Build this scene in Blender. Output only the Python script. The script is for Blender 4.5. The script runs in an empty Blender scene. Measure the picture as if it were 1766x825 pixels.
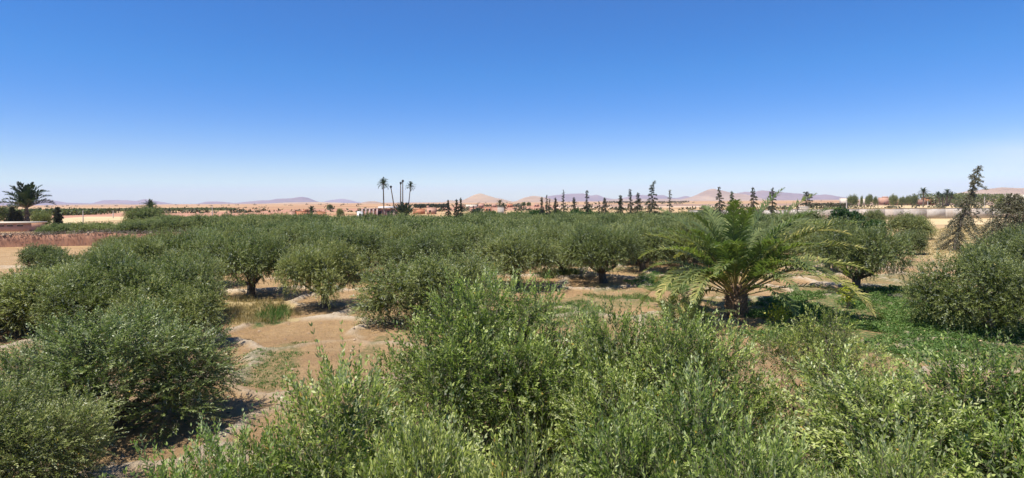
import bpy, math, random
import numpy as np
rad = math.radians
C = bpy.context.scene.collection
scn = bpy.context.scene

# ------------------------------------------------------------------ camera, sky, sun, exposure
F = 1052.0; HZ = 348.0; EYE = 6.0; ROLL = 0.0068
cam_d = bpy.data.cameras.new('camera'); cam = bpy.data.objects.new('camera', cam_d); C.objects.link(cam)
cam.location = (0, 0, EYE)
cam.rotation_euler = (rad(90), ROLL, 0)
cam_d.sensor_width = 36; cam_d.lens = 36*F/1766; cam_d.shift_y = -(412.5-HZ)/1766
cam_d.clip_start = 0.1; cam_d.clip_end = 60000
scn.camera = cam

SUN_EL, SUN_AZ = 66.0, -128.0          # azimuth from +Y, negative = to the left
world = bpy.data.worlds.new('World'); scn.world = world; world.use_nodes = True
wt = world.node_tree; bg = wt.nodes['Background']
sky = wt.nodes.new('ShaderNodeTexSky'); sky.sky_type = 'NISHITA'; sky.sun_disc = False
sky.sun_elevation = rad(SUN_EL); sky.sun_rotation = rad(SUN_AZ); sky.altitude = 500
sky.air_density = 1.0; sky.dust_density = 0.25; sky.ozone_density = 6.0
hs = wt.nodes.new('ShaderNodeHueSaturation'); hs.inputs['Saturation'].default_value = 1.32; hs.inputs['Hue'].default_value = .512; hs.inputs['Value'].default_value = 1.0
wt.links.new(sky.outputs[0], hs.inputs['Color'])
sepz = wt.nodes.new('ShaderNodeTexCoord'); sz_ = wt.nodes.new('ShaderNodeSeparateXYZ'); wt.links.new(sepz.outputs['Generated'], sz_.inputs[0])
mr = wt.nodes.new('ShaderNodeMapRange'); wt.links.new(sz_.outputs[2], mr.inputs['Value']); mr.inputs['From Max'].default_value = .33; mr.inputs['To Min'].default_value = 1.52; mr.inputs['To Max'].default_value = 1.3; wt.links.new(mr.outputs[0], hs.inputs['Saturation'])
mh_ = wt.nodes.new('ShaderNodeMapRange'); wt.links.new(sz_.outputs[2], mh_.inputs['Value']); mh_.inputs['From Max'].default_value = .2; mh_.inputs['To Min'].default_value = .53; mh_.inputs['To Max'].default_value = .51; wt.links.new(mh_.outputs[0], hs.inputs['Hue'])
# thin high cloud veil low in the right of the sky
geo = wt.nodes.new('ShaderNodeTexCoord'); sep = wt.nodes.new('ShaderNodeSeparateXYZ'); wt.links.new(geo.outputs['Generated'], sep.inputs[0])
def wmath(op, a, b=None, c=None):
    n = wt.nodes.new('ShaderNodeMath'); n.operation = op
    for i, v in enumerate((a, b, c)):
        if v is None: continue
        if isinstance(v, (int, float)): n.inputs[i].default_value = v
        else: wt.links.new(v, n.inputs[i])
    return n.outputs[0]
def wramp(x, a, b):
    n = wt.nodes.new('ShaderNodeMapRange'); n.interpolation_type = 'SMOOTHSTEP'; wt.links.new(x, n.inputs['Value'])
    n.inputs['From Min'].default_value = a; n.inputs['From Max'].default_value = b; return n.outputs[0]
cn = wt.nodes.new('ShaderNodeTexNoise'); cn.inputs['Scale'].default_value = 3.0; cn.inputs['Detail'].default_value = 8; cn.inputs['Distortion'].default_value = .6
cm = wt.nodes.new('ShaderNodeMapping'); cm.inputs['Scale'].default_value = (1, 1, 6); cm.inputs['Rotation'].default_value = (0, rad(-12), 0)
wt.links.new(geo.outputs['Generated'], cm.inputs[0]); wt.links.new(cm.outputs[0], cn.inputs['Vector'])
band = wmath('MULTIPLY', wramp(sep.outputs[0], .42, .64), wramp(sep.outputs[2], .012, .03))
edge = wmath('SUBTRACT', wmath('MULTIPLY', sep.outputs[0], .25), sep.outputs[2])       # veil top slopes up to the right
band = wmath('MULTIPLY', band, wramp(edge, .055, .115))
veil = wmath('MULTIPLY', wmath('MULTIPLY', band, wramp(cn.outputs['Fac'], .3, .68)), .5)
mx = wt.nodes.new('ShaderNodeMixRGB'); wt.links.new(veil, mx.inputs[0]); wt.links.new(hs.outputs[0], mx.inputs[1]); mx.inputs[2].default_value = (6.2, 6.6, 7.6, 1)
wt.links.new(mx.outputs[0], bg.inputs['Color']); bg.inputs['Strength'].default_value = 0.1

sl = bpy.data.lights.new('sun', 'SUN'); sl.energy = 5.0; sl.angle = rad(.53); sl.color = (1, .955, .88)
so = bpy.data.objects.new('sun', sl); C.objects.link(so); so.rotation_euler = (rad(90-SUN_EL), 0, rad(180-SUN_AZ)); so.location = (0, 0, 50)
vs = scn.view_settings; vs.view_transform = 'Standard'; vs.look = 'None'; vs.exposure = 0.56; vs.gamma = 1; vs.use_curve_mapping = False
cy = scn.cycles; cy.max_bounces = 6; cy.diffuse_bounces = 3; cy.transmission_bounces = 4; cy.glossy_bounces = 2; cy.volume_bounces = 1; cy.transparent_max_bounces = 4
cy.use_denoising = True; cy.caustics_reflective = False; cy.caustics_refractive = False

# ------------------------------------------------------------------ pixel helpers
def W(px, py, D):
    u = (px-883)/F; v = (HZ-py)/F
    return ((u+ROLL*v)*D, D, EYE+(v-ROLL*u)*D)
def G(px, py):
    u = (px-883)/F; v = (HZ-py)/F
    D = -EYE/(v-ROLL*u); return ((u+ROLL*v)*D, D)
def XD(px, D): return ((px-883)/F*D, D)

# ------------------------------------------------------------------ scene graph helpers
def props(o, label=None, cat=None, group=None, kind=None):
    for k, v in (('label', label), ('category', cat), ('group', group), ('kind', kind)):
        if v: o[k] = v
    return o
def thing(name, label, cat, loc=(0, 0, 0), rz=0, group=None, scale=None, kind=None):
    o = bpy.data.objects.new(name, None); C.objects.link(o); o.location = loc; o.rotation_euler = (0, 0, rz); o.empty_display_size = .3
    if scale: o.scale = scale
    return props(o, label, cat, group, kind)
def put(name, me, parent=None):
    o = bpy.data.objects.new(name, me); C.objects.link(o)
    if parent: o.parent = parent
    return o

# ------------------------------------------------------------------ mesh builder
class MB:
    def __init__(s): s.V = []; s.Q = []; s.T = []; s.M = []; s.n = 0
    def add(s, V, Q, tint=None, mat=0):
        V = np.asarray(V, float).reshape(-1, 3); Q = np.asarray(Q, int)
        s.V.append(V); s.Q.append(Q+s.n); s.n += len(V)
        s.T.append(np.full(len(Q), .5) if tint is None else np.broadcast_to(tint, (len(Q),)).astype(float)); s.M.append(np.full(len(Q), mat))
    def mesh(s, name, mats, smooth=False):
        V = np.concatenate(s.V); T = np.concatenate(s.T); M = np.concatenate(s.M); Q = np.concatenate(s.Q)
        me = bpy.data.meshes.new(name)
        me.vertices.add(len(V)); me.vertices.foreach_set('co', V.astype(np.float32).ravel())
        me.loops.add(Q.size); me.loops.foreach_set('vertex_index', Q.astype(np.int32).ravel())
        me.polygons.add(len(Q)); me.polygons.foreach_set('loop_start', (np.arange(len(Q))*4).astype(np.int32))
        me.polygons.foreach_set('material_index', M.astype(np.int32))
        if smooth: me.polygons.foreach_set('use_smooth', np.ones(len(Q), bool))
        a = me.attributes.new('tint', 'FLOAT', 'FACE'); a.data.foreach_set('value', T.astype(np.float32))
        for m in (mats if isinstance(mats, (list, tuple)) else [mats]): me.materials.append(m)
        me.update(calc_edges=True); return me
    def box(s, x0, x1, y0, y1, z0, z1, mat=0, tint=.5):
        V = [(x, y, z) for z in (z0, z1) for y in (y0, y1) for x in (x0, x1)]
        s.add(V, [(0, 2, 3, 1), (4, 5, 7, 6), (0, 1, 5, 4), (1, 3, 7, 5), (3, 2, 6, 7), (2, 0, 4, 6)], tint, mat); return s
    def tube(s, P, R, n=7, mat=0, tint=.5, wob=0., rng=None):
        P = np.asarray(P, float); R = np.broadcast_to(R, (len(P),)).astype(float)
        T = np.gradient(P, axis=0); T /= np.linalg.norm(T, axis=1)[:, None]+1e-9
        A = np.cross(T, np.array([.31, .95, .05])); A /= np.linalg.norm(A, axis=1)[:, None]+1e-9; B = np.cross(T, A)
        th = np.arange(n)/n*2*np.pi
        r = R[:, None]*np.ones((1, n))
        if wob and rng is not None: r = r*(1+wob*rng.uniform(-1, 1, (len(P), n)))
        V = P[:, None, :]+r[..., None]*(np.cos(th)[None, :, None]*A[:, None, :]+np.sin(th)[None, :, None]*B[:, None, :])
        V = V.reshape(-1, 3); Q = []
        for i in range(len(P)-1):
            for k in range(n):
                a = i*n+k; b = i*n+(k+1) % n; Q.append((a, b, b+n, a+n))
        s.add(V, Q, tint, mat)
        if n == 4 or n == 6 or n == 8:
            e = (len(P)-1)*n
            s.add(V[e:e+n], [(0, 1, 2, 3)] if n == 4 else ([(0, 1, 2, 3), (0, 3, 4, 5)] if n == 6 else [(0, 1, 2, 3), (0, 3, 4, 5), (0, 5, 6, 7)]), tint, mat)
        return s

def nrm(a): return a/(np.linalg.norm(a, axis=-1, keepdims=True)+1e-9)
def leaves(mb, P, D, S, L, Wd, tint, fold=.12, mat=0):
    """one lance-shaped quad per leaf: base P, direction D, side S"""
    D = nrm(D); S = nrm(np.cross(D, S)); N = np.cross(S, D)
    L = np.broadcast_to(L, (len(P),))[:, None]; Wd = np.broadcast_to(Wd, (len(P),))[:, None]
    m = P+D*L*.45-N*Wd*fold
    V = np.stack([P, m+S*Wd*.5, P+D*L-N*L*.05, m-S*Wd*.5], 1).reshape(-1, 3)
    mb.add(V, np.arange(len(P)*4).reshape(-1, 4), tint, mat)

# ------------------------------------------------------------------ numpy noise
_r = np.random.RandomState(7); _T = _r.rand(256, 256)
def vnoise(x, y):
    xi = np.floor(x).astype(int); yi = np.floor(y).astype(int); fx = x-xi; fy = y-yi
    fx = fx*fx*(3-2*fx); fy = fy*fy*(3-2*fy); g = lambda a, b: _T[a % 256, b % 256]
    return (g(xi, yi)*(1-fx)+g(xi+1, yi)*fx)*(1-fy)+(g(xi, yi+1)*(1-fx)+g(xi+1, yi+1)*fx)*fy
def fbm(x, y, o=5):
    s = 0; a = .5; t = 0
    for i in range(o): s = s+a*vnoise(x*2**i+17*i, y*2**i+31*i); t += a; a *= .5
    return s/t

# ------------------------------------------------------------------ materials
def newmat(name):
    m = bpy.data.materials.new(name); m.use_nodes = True; return m, m.node_tree, m.node_tree.nodes['Principled BSDF']
def ramp(nt, x, stops):
    r = nt.nodes.new('ShaderNodeValToRGB'); nt.links.new(x, r.inputs[0]); e = r.color_ramp.elements
    e[0].position, e[0].color = stops[0][0], (*stops[0][1], 1); e[1].position, e[1].color = stops[-1][0], (*stops[-1][1], 1)
    for p, c in stops[1:-1]: n = e.new(p); n.color = (*c, 1)
    return r.outputs[0]
def mix(nt, f, a, b, mode='MIX'):
    m = nt.nodes.new('ShaderNodeMixRGB'); m.blend_type = mode
    for i, v in enumerate((f, a, b)):
        if isinstance(v, (int, float)): m.inputs[i].default_value = v
        elif isinstance(v, tuple): m.inputs[i].default_value = (*v, 1)
        else: nt.links.new(v, m.inputs[i])
    return m.outputs[0]
def noise(nt, scale, detail=5, vec=None, sc=None, rough=.55):
    n = nt.nodes.new('ShaderNodeTexNoise'); n.inputs['Scale'].default_value = scale; n.inputs['Detail'].default_value = detail; n.inputs['Roughness'].default_value = rough
    tc = nt.nodes.new('ShaderNodeTexCoord'); src = tc.outputs['Object']
    if sc: mp = nt.nodes.new('ShaderNodeMapping'); mp.inputs['Scale'].default_value = sc; nt.links.new(src, mp.inputs[0]); src = mp.outputs[0]
    nt.links.new(src, n.inputs['Vector']); return n.outputs['Fac']
def attr(nt, name):
    a = nt.nodes.new('ShaderNodeAttribute'); a.attribute_name = name; return a.outputs['Fac']
def rng_(nt, x, a, b, c=0., d=1.):
    n = nt.nodes.new('ShaderNodeMapRange'); nt.links.new(x, n.inputs['Value'])
    for k, v in zip(('From Min', 'From Max', 'To Min', 'To Max'), (a, b, c, d)): n.inputs[k].default_value = v
    return n.outputs[0]
def bump(nt, bs, h, dist=.02, strength=.6):
    b = nt.nodes.new('ShaderNodeBump'); b.inputs['Distance'].default_value = dist; b.inputs['Strength'].default_value = strength
    nt.links.new(h, b.inputs['Height']); nt.links.new(b.outputs[0], bs.inputs['Normal'])

def leafmat(name, stops, back=None, trans=.3, rough=.45, tcol=(.9, 1.15, .45), obvar=.2, spec=.22):
    m, nt, bs = newmat(name)
    col = ramp(nt, attr(nt, 'tint'), stops)
    oi = nt.nodes.new('ShaderNodeObjectInfo')
    hv = nt.nodes.new('ShaderNodeHueSaturation'); nt.links.new(col, hv.inputs['Color'])
    nt.links.new(rng_(nt, oi.outputs['Random'], 0, 1, 1-obvar, 1+obvar), hv.inputs['Value'])
    nt.links.new(rng_(nt, oi.outputs['Random'], 0, 1, .515, .485), hv.inputs['Hue'])
    col = hv.outputs[0]; front = col
    if back:
        g = nt.nodes.new('ShaderNodeNewGeometry'); front = mix(nt, g.outputs['Backfacing'], col, mix(nt, .4, col, back))
    nt.links.new(front, bs.inputs['Base Color']); bs.inputs['Roughness'].default_value = rough
    bs.inputs['Specular IOR Level'].default_value = spec
    tr = nt.nodes.new('ShaderNodeBsdfTranslucent'); nt.links.new(mix(nt, 1., col, tcol, 'MULTIPLY'), tr.inputs['Color'])
    ms = nt.nodes.new('ShaderNodeMixShader'); ms.inputs[0].default_value = trans
    nt.links.new(bs.outputs[0], ms.inputs[1]); nt.links.new(tr.outputs[0], ms.inputs[2])
    nt.links.new(ms.outputs[0], nt.nodes['Material Output'].inputs['Surface']); return m
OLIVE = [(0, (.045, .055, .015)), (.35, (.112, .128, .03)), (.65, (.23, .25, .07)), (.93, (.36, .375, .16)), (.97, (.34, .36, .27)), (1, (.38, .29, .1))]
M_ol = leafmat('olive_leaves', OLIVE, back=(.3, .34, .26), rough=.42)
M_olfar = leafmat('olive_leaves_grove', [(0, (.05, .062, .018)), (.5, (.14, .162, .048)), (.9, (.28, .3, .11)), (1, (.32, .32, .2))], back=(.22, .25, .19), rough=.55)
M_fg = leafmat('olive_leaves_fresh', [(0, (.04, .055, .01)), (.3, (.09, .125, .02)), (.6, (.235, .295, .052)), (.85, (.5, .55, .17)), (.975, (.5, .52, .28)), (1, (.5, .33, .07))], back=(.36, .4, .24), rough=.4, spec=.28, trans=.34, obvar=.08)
M_green = leafmat('green_leaves', [(0, (.03, .06, .02)), (.5, (.06, .12, .03)), (1, (.13, .22, .06))])
M_fig = leafmat('fig_leaves', [(0, (.02, .045, .018)), (.5, (.04, .085, .03)), (1, (.10, .16, .07))], obvar=.1)
M_yel = leafmat('yellow_leaves', [(0, (.16, .22, .03)), (.5, (.4, .42, .04)), (1, (.6, .56, .08))], obvar=.1)
M_con = leafmat('conifer_needles', [(0, (.03, .038, .022)), (.5, (.065, .075, .045)), (.85, (.11, .11, .07)), (1, (.19, .155, .095))], trans=.12, rough=.7)
M_conw = leafmat('tan_conifer_needles', [(0, (.07, .07, .04)), (.5, (.15, .145, .085)), (.85, (.25, .215, .14)), (1, (.38, .3, .2))], trans=.12, rough=.75)
M_palm = leafmat('palm_leaflets', [(0, (.085, .115, .05)), (.4, (.165, .205, .08)), (.65, (.3, .31, .1)), (.85, (.48, .43, .14)), (1, (.62, .5, .22))], trans=.38, rough=.45, obvar=.08, spec=.15)
M_palmf = leafmat('palm_leaflets_distant', [(0, (.035, .055, .038)), (.6, (.07, .1, .06)), (1, (.2, .2, .1))], trans=.15, rough=.5, obvar=.1)
M_grass = leafmat('grass_blades', [(0, (.05, .1, .025)), (.5, (.1, .19, .04)), (.8, (.2, .26, .08)), (1, (.45, .38, .18))], trans=.3, rough=.6, obvar=0)
M_clov = leafmat('clover_leaves', [(0, (.06, .1, .025)), (.6, (.14, .21, .05)), (.9, (.26, .32, .1)), (1, (.5, .42, .2))], trans=.3, rough=.5, obvar=0)
M_straw = leafmat('dry_grass', [(0, (.28, .2, .09)), (.5, (.42, .31, .15)), (1, (.56, .45, .25))], trans=.2, rough=.8, obvar=0)
M_brush = leafmat('dry_thorn_brush', [(0, (.10, .08, .065)), (.6, (.2, .165, .135)), (1, (.33, .28, .23))], trans=.05, rough=.9, obvar=0)
M_scrub = leafmat('scrub_leaves', [(0, (.06, .06, .035)), (.6, (.1, .1, .055)), (1, (.16, .15, .08))], trans=.1, rough=.8, obvar=0)

def plain(name, ca, cb, scale=8, rough=.85, bd=.01, sc=None, bs_=1.):
    m, nt, bs = newmat(name); n = noise(nt, scale, 7, sc=sc)
    nt.links.new(ramp(nt, n, [(.3, ca), (.7, cb)]), bs.inputs['Base Color']); bs.inputs['Roughness'].default_value = rough
    bump(nt, bs, noise(nt, scale*3, 6, sc=sc), bd, bs_); return m
M_bark = plain('olive_bark', (.055, .042, .032), (.15, .12, .09), 14, .9, .03, (1, 1, .35))
M_twig = plain('twig_bark', (.16, .13, .08), (.3, .26, .17), 20, .8, .004)
M_boot = plain('palm_boots', (.12, .07, .035), (.34, .22, .12), 9, .85, .03)
M_ptrunk = plain('palm_trunk_bark', (.1, .075, .055), (.2, .155, .115), 3, .9, .03, (1, 1, 4))
M_petiole = plain('palm_petiole', (.22, .2, .06), (.42, .3, .09), 5, .5, .002)
M_cbark = plain('conifer_bark', (.05, .04, .032), (.12, .1, .08), 10, .9, .02)
M_brick = None
def brickmat():
    m, nt, bs = newmat('red_hollow_brick'); b = nt.nodes.new('ShaderNodeTexBrick'); tc = nt.nodes.new('ShaderNodeTexCoord'); mp = nt.nodes.new('ShaderNodeMapping')
    mp.inputs['Rotation'].default_value = (rad(90), 0, 0)
    nt.links.new(tc.outputs['Object'], mp.inputs[0]); nt.links.new(mp.outputs[0], b.inputs['Vector'])
    b.inputs['Scale'].default_value = 1; b.inputs['Brick Width'].default_value = .3; b.inputs['Row Height'].default_value = .18; b.inputs['Mortar Size'].default_value = .015
    b.inputs['Color1'].default_value = (.26, .075, .05, 1); b.inputs['Color2'].default_value = (.34, .11, .075, 1); b.inputs['Mortar'].default_value = (.4, .32, .28, 1)
    nt.links.new(b.outputs[0], bs.inputs['Base Color']); bs.inputs['Roughness'].default_value = .9; return m
M_brick = brickmat()
M_pink = plain('pink_render', (.42, .23, .16), (.52, .31, .22), 1.2)
M_orange = plain('ochre_red_render', (.4, .16, .08), (.5, .22, .12), 1.2)
M_cream = plain('cream_render', (.55, .47, .36), (.66, .58, .46), 1.2)
M_white = plain('white_paint', (.72, .72, .7), (.8, .8, .78), 2)
M_pier = plain('concrete_pier', (.36, .25, .22), (.46, .33, .29), 3)
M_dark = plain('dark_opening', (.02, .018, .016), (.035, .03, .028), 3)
M_pole = plain('pale_concrete_pole', (.5, .45, .38), (.62, .57, .5), 3)
M_hide = plain('black_hide', (.015, .012, .011), (.035, .028, .024), 5)
def concretewall():
    m, nt, bs = newmat('stained_concrete'); n1 = noise(nt, .35, 7, sc=(1, 1, 1.4), rough=.65); n2 = noise(nt, 3, 6); n3 = noise(nt, .22, 4, sc=(1, 1, .6))
    c = ramp(nt, n1, [(.35, (.3, .25, .2)), (.5, (.42, .37, .32)), (.65, (.5, .455, .41))]); c = mix(nt, rng_(nt, n2, .45, .75, 0, .45), c, (.3, .255, .21)); c = mix(nt, rng_(nt, n3, .5, .7, 0, .45), c, (.5, .37, .27))
    nt.links.new(c, bs.inputs['Base Color']); bs.inputs['Roughness'].default_value = .9; bump(nt, bs, n2, .03); return m
M_conc = concretewall()
def adobewall():
    m, nt, bs = newmat('rammed_earth'); n1 = noise(nt, .6, 6, sc=(1, 1, .5)); n2 = noise(nt, 4, 6, sc=(1.3, 1, .25))
    c = ramp(nt, n1, [(.3, (.3, .14, .08)), (.7, (.46, .24, .14))]); c = mix(nt, rng_(nt, n2, .45, .7, 0, .6), c, (.24, .15, .11))
    nt.links.new(c, bs.inputs['Base Color']); bs.inputs['Roughness'].default_value = .95; bump(nt, bs, n2, .08); return m
M_adobe = adobewall()

def groundmat():
    m, nt, bs = newmat('soil')
    n1 = noise(nt, .35, 8, rough=.6); n2 = noise(nt, 3.0, 10, rough=.7); n3 = noise(nt, 22, 6, rough=.75)
    soil = ramp(nt, n1, [(.3, (.35, .205, .095)), (.5, (.47, .295, .135)), (.7, (.53, .365, .19))])
    soil = mix(nt, rng_(nt, n2, .4, .62, 0, .75), soil, (.33, .205, .105))
    soil = mix(nt, rng_(nt, n3, .5, .66, 0, .6), soil, (.58, .45, .25)); soil = mix(nt, rng_(nt, n3, .47, .36, 0, .5), soil, (.22, .13, .07))           # straw litter
    far = noise(nt, 1, 6, sc=(.0016, .009, 1), rough=.55); far2 = noise(nt, 1, 7, sc=(.006, .03, 1), rough=.6)
    fcol = ramp(nt, far, [(.34, (.3, .135, .07)), (.43, (.36, .18, .1)), (.47, (.46, .3, .15)), (.54, (.5, .34, .18)), (.58, (.3, .165, .1)), (.66, (.4, .24, .135))])
    fcol = mix(nt, rng_(nt, far2, .52, .62, 0, .4), fcol, (.3, .2, .11))
    col = mix(nt, attr(nt, 'far'), soil, fcol)
    rc = mix(nt, rng_(nt, n2, .3, .7), (.64, .53, .39), (.52, .4, .26)); col = mix(nt, attr(nt, 'rim'), col, rc)
    col = mix(nt, attr(nt, 'straw'), col, mix(nt, n3, (.42, .3, .13), (.6, .47, .25)))
    gcol = mix(nt, rng_(nt, n3, .35, .65), (.075, .12, .035), (.14, .19, .06)); gm = nt.nodes.new('ShaderNodeMath'); gm.operation = 'MULTIPLY'
    nt.links.new(attr(nt, 'green'), gm.inputs[0]); nt.links.new(rng_(nt, n2, .35, .55), gm.inputs[1])
    col = mix(nt, gm.outputs[0], col, gcol)
    vo = nt.nodes.new('ShaderNodeTexVoronoi'); vo.inputs['Scale'].default_value = 9; tc = nt.nodes.new('ShaderNodeTexCoord'); nt.links.new(tc.outputs['Object'], vo.inputs['Vector'])
    peb = nt.nodes.new('ShaderNodeMath'); peb.operation = 'LESS_THAN'; nt.links.new(vo.outputs['Distance'], peb.inputs[0]); peb.inputs[1].default_value = .17
    nf = nt.nodes.new('ShaderNodeMath'); nf.operation = 'SUBTRACT'; nf.inputs[0].default_value = .45; nt.links.new(attr(nt, 'far'), nf.inputs[1]); nf.use_clamp = True
    pm = nt.nodes.new('ShaderNodeMath'); pm.operation = 'MULTIPLY'; nt.links.new(peb.outputs[0], pm.inputs[0]); nt.links.new(nf.outputs[0], pm.inputs[1])
    col = mix(nt, pm.outputs[0], col, mix(nt, n1, (.2, .12, .07), (.62, .5, .38)))
    nt.links.new(col, bs.inputs['Base Color']); bs.inputs['Roughness'].default_value = .95; bs.inputs['Specular IOR Level'].default_value = .15
    hh = nt.nodes.new('ShaderNodeMath'); hh.operation = 'ADD'; nt.links.new(n2, hh.inputs[0]); nt.links.new(n3, hh.inputs[1]); bump(nt, bs, hh.outputs[0], .11, 1.)
    return m
M_soil = groundmat()
def hillmat(name, ca, cb, cc, s=1):
    m, nt, bs = newmat(name); n = noise(nt, 1, 8, sc=(.002*s, .002*s, .012*s), rough=.62); n2 = noise(nt, 1, 6, sc=(.012*s, .012*s, .02*s), rough=.65)
    c = ramp(nt, n, [(.3, ca), (.5, cb), (.68, cc)]); c = mix(nt, rng_(nt, n2, .5, .75, 0, .5), c, tuple(v*.62 for v in ca))
    nt.links.new(c, bs.inputs['Base Color']); bs.inputs['Roughness'].default_value = .95; return m
M_hillp = hillmat('pink_brown_hillside', (.25, .165, .105), (.34, .23, .145), (.41, .29, .18))
M_hillg = hillmat('golden_hillside', (.34, .21, .12), (.46, .32, .18), (.52, .38, .22))
M_hillb = hillmat('rocky_mountainside', (.16, .11, .1), (.21, .145, .13), (.26, .18, .15), .5)

# ------------------------------------------------------------------ ground
def inpoly(x, y, poly):
    ins = np.zeros(x.shape, bool); n = len(poly)
    for i in range(n):
        x0, y0 = poly[i]; x1, y1 = poly[(i+1) % n]
        c = ((y0 > y) != (y1 > y)) & (x < (x1-x0)*(y-y0)/(y1-y0+1e-12)+x0); ins ^= c
    return ins
def softpoly(x, y, pix, wob=.8, seed=0):
    p = [G(*q) for q in pix]; dx = (fbm(x*.45+seed, y*.45, 4)-.5)*4*wob; dy = (fbm(x*.45+90+seed, y*.45+40, 4)-.5)*4*wob
    return inpoly(x+dx, y+dy, p)
CLOVER = [(1290, 525), (1400, 505), (1480, 498), (1600, 500), (1766, 520), (1790, 600), (1730, 640), (1560, 625), (1420, 600), (1300, 590)]
GREEN2 = [(1120, 500), (1080, 488), (1120, 476), (1200, 470), (1215, 484), (1180, 505)]
GREEN3 = [(940, 482), (930, 474), (980, 466), (1005, 478)]
GREEN4 = [(890, 530), (900, 515), (1100, 508), (1130, 520), (1000, 560), (900, 560)]
STRAW1 = [(365, 545), (375, 522), (430, 515), (500, 528), (495, 556), (400, 562)]
GREEN5 = [(430, 560), (440, 548), (500, 545), (505, 556), (450, 566)]
GREEN6 = [(400, 660), (420, 615), (520, 590), (540, 610), (470, 680)]
STRAW2 = [(1585, 445), (1600, 400), (1660, 388), (1766, 392), (1766, 450), (1650, 450)]
_rs = np.random.RandomState(3)
sites = np.array([(i*6.2+_rs.uniform(-1, 1)+(j % 2)*2.5, j*5.6+_rs.uniform(-.8, .8)) for i in range(-14, 15) for j in range(0, 14)])
def ground_height(x, y):
    """height and rim amount of the irrigated basins"""
    x = np.asarray(x, float); y = np.asarray(y, float)
    near = np.clip((72-y)/15, 0, 1)*np.clip((70-np.abs(x))/15, 0, 1)
    wx = x+(fbm(x*.5, y*.5, 3)-.5)*2.2; wy = y+(fbm(x*.5+50, y*.5+50, 3)-.5)*2.2
    d1 = np.full(x.shape, 1e9); d2 = d1.copy()
    for sx, sy in sites:
        d = np.hypot(wx-sx, wy-sy); d2 = np.minimum(d2, np.maximum(d, d1)); d1 = np.minimum(d1, d)
    e = (d2-d1); amp = np.clip(fbm(x*.13+5, y*.13, 3)*3.2-.85, 0, 1)
    rim = np.exp(-(e/.42)**2)*amp*near
    z = rim*.24+(fbm(x*.6, y*.6, 5)-.5)*.2*near+(fbm(x*.05, y*.05, 3)-.5)*.25*near+(fbm(x*4, y*4, 3)-.5)*.04*near
    return z, rim
def build_ground():
    def axis(a, b, st, far, k=1.13):
        c = list(np.arange(a, b+1e-6, st)); s = st
        while c[-1] < far: s = min(s*k, 900); c.append(c[-1]+s)
        l = [c[0]]; s = st
        return c
    ys = axis(4, 52, .17, 26000, 1.07); ys = [-30, -10, 0, 2]+ys
    xr = axis(0, 24, .17, 26000, 1.09); xs = sorted([-v for v in xr[1:]]+xr)
    X, Y = np.meshgrid(np.array(xs), np.array(ys)); z, rim = ground_height(X, Y)
    nx, ny = len(xs), len(ys)
    V = np.stack([X, Y, z], -1).reshape(-1, 3)
    i = np.arange(nx*ny).reshape(ny, nx); Q = np.stack([i[:-1, :-1], i[:-1, 1:], i[1:, 1:], i[1:, :-1]], -1).reshape(-1, 4)
    mb = MB(); mb.add(V, Q); me = mb.mesh('ground', M_soil, True)
    g = np.zeros(X.shape)
    for k, pl in enumerate((CLOVER, GREEN2, GREEN3, GREEN4, GREEN5, GREEN6)):
        g = np.maximum(g, softpoly(X, Y, pl, .8 if k == 0 else .5, k*7)*(1. if k < 3 or k == 4 else .5))
    g = np.maximum(g, np.clip((fbm(X*.3+8, Y*.3+3, 4)-.55)*6, 0, .6)*(Y < 80)*(X > -6))
    s = np.maximum(softpoly(X, Y, STRAW1, .4, 50)*1., softpoly(X, Y, STRAW2, 1., 60)*1.)
    far = np.clip((Y-95)/40, 0, 1)
    for nm, a in (('green', g), ('rim', np.clip(rim*1.3, 0, 1)), ('straw', s), ('far', far)):
        at = me.attributes.new(nm, 'FLOAT', 'POINT'); at.data.foreach_set('value', a.astype(np.float32).ravel())
    o = put('ground', me); o['kind'] = 'structure'
build_ground()
def gz(x, y): return float(ground_height(np.array([x]), np.array([y]))[0][0])

# field strips on the plain, thin sheets just above the ground
def field(pix, mat, z=.03):
    p = [G(*q) for q in pix]; n = len(p)//2
    top = p[:n]; bot = p[n:][::-1]; V = []; Q = []
    for i in range(n): V += [(top[i][0], top[i][1], z), (bot[i][0], bot[i][1], z)]
    for i in range(n-1): Q.append((2*i, 2*i+1, 2*i+3, 2*i+2))
    mb = MB(); mb.add(V, Q); o = put('field', mb.mesh('field', mat)); o['kind'] = 'structure'
M_gold = plain('stubble_field', (.5, .35, .16), (.6, .45, .24), .05, .95, .05)
M_red = plain('red_ploughed_field', (.36, .17, .095), (.44, .225, .13), .03, .95, .05, (.3, 2, 1))
M_lane = plain('dusty_lane', (.52, .39, .26), (.6, .47, .33), .2, .95, .02)
M_brown = plain('brown_ploughed_field', (.27, .165, .11), (.34, .215, .14), .04, .95, .05, (.3, 2, 1))
field([(90, 378), (150, 374), (215, 374), (235, 379), (160, 382), (85, 388)], M_gold, .05)
field([(60, 371), (150, 369), (240, 367), (420, 364.5), (440, 372), (240, 375), (140, 376), (40, 379)], M_red)
field([(420, 363), (500, 362), (620, 360), (640, 365), (500, 368), (430, 369)], M_red, .04)
field([(760, 357.5), (870, 356), (960, 355), (960, 361), (870, 363), (750, 365)], M_red)
field([(960, 353.5), (1200, 352), (1300, 351.5), (1300, 354.5), (1200, 355.5), (960, 357)], M_brown)
field([(960, 357.6), (1200, 356.1), (1330, 354.5), (1330, 356), (1200, 357.6), (960, 359)], M_lane, .04)
field([(1340, 351.3), (1520, 349.5), (1760, 348.3), (1800, 353.9), (1520, 354.6), (1340, 355.3)], M_brown)
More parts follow.
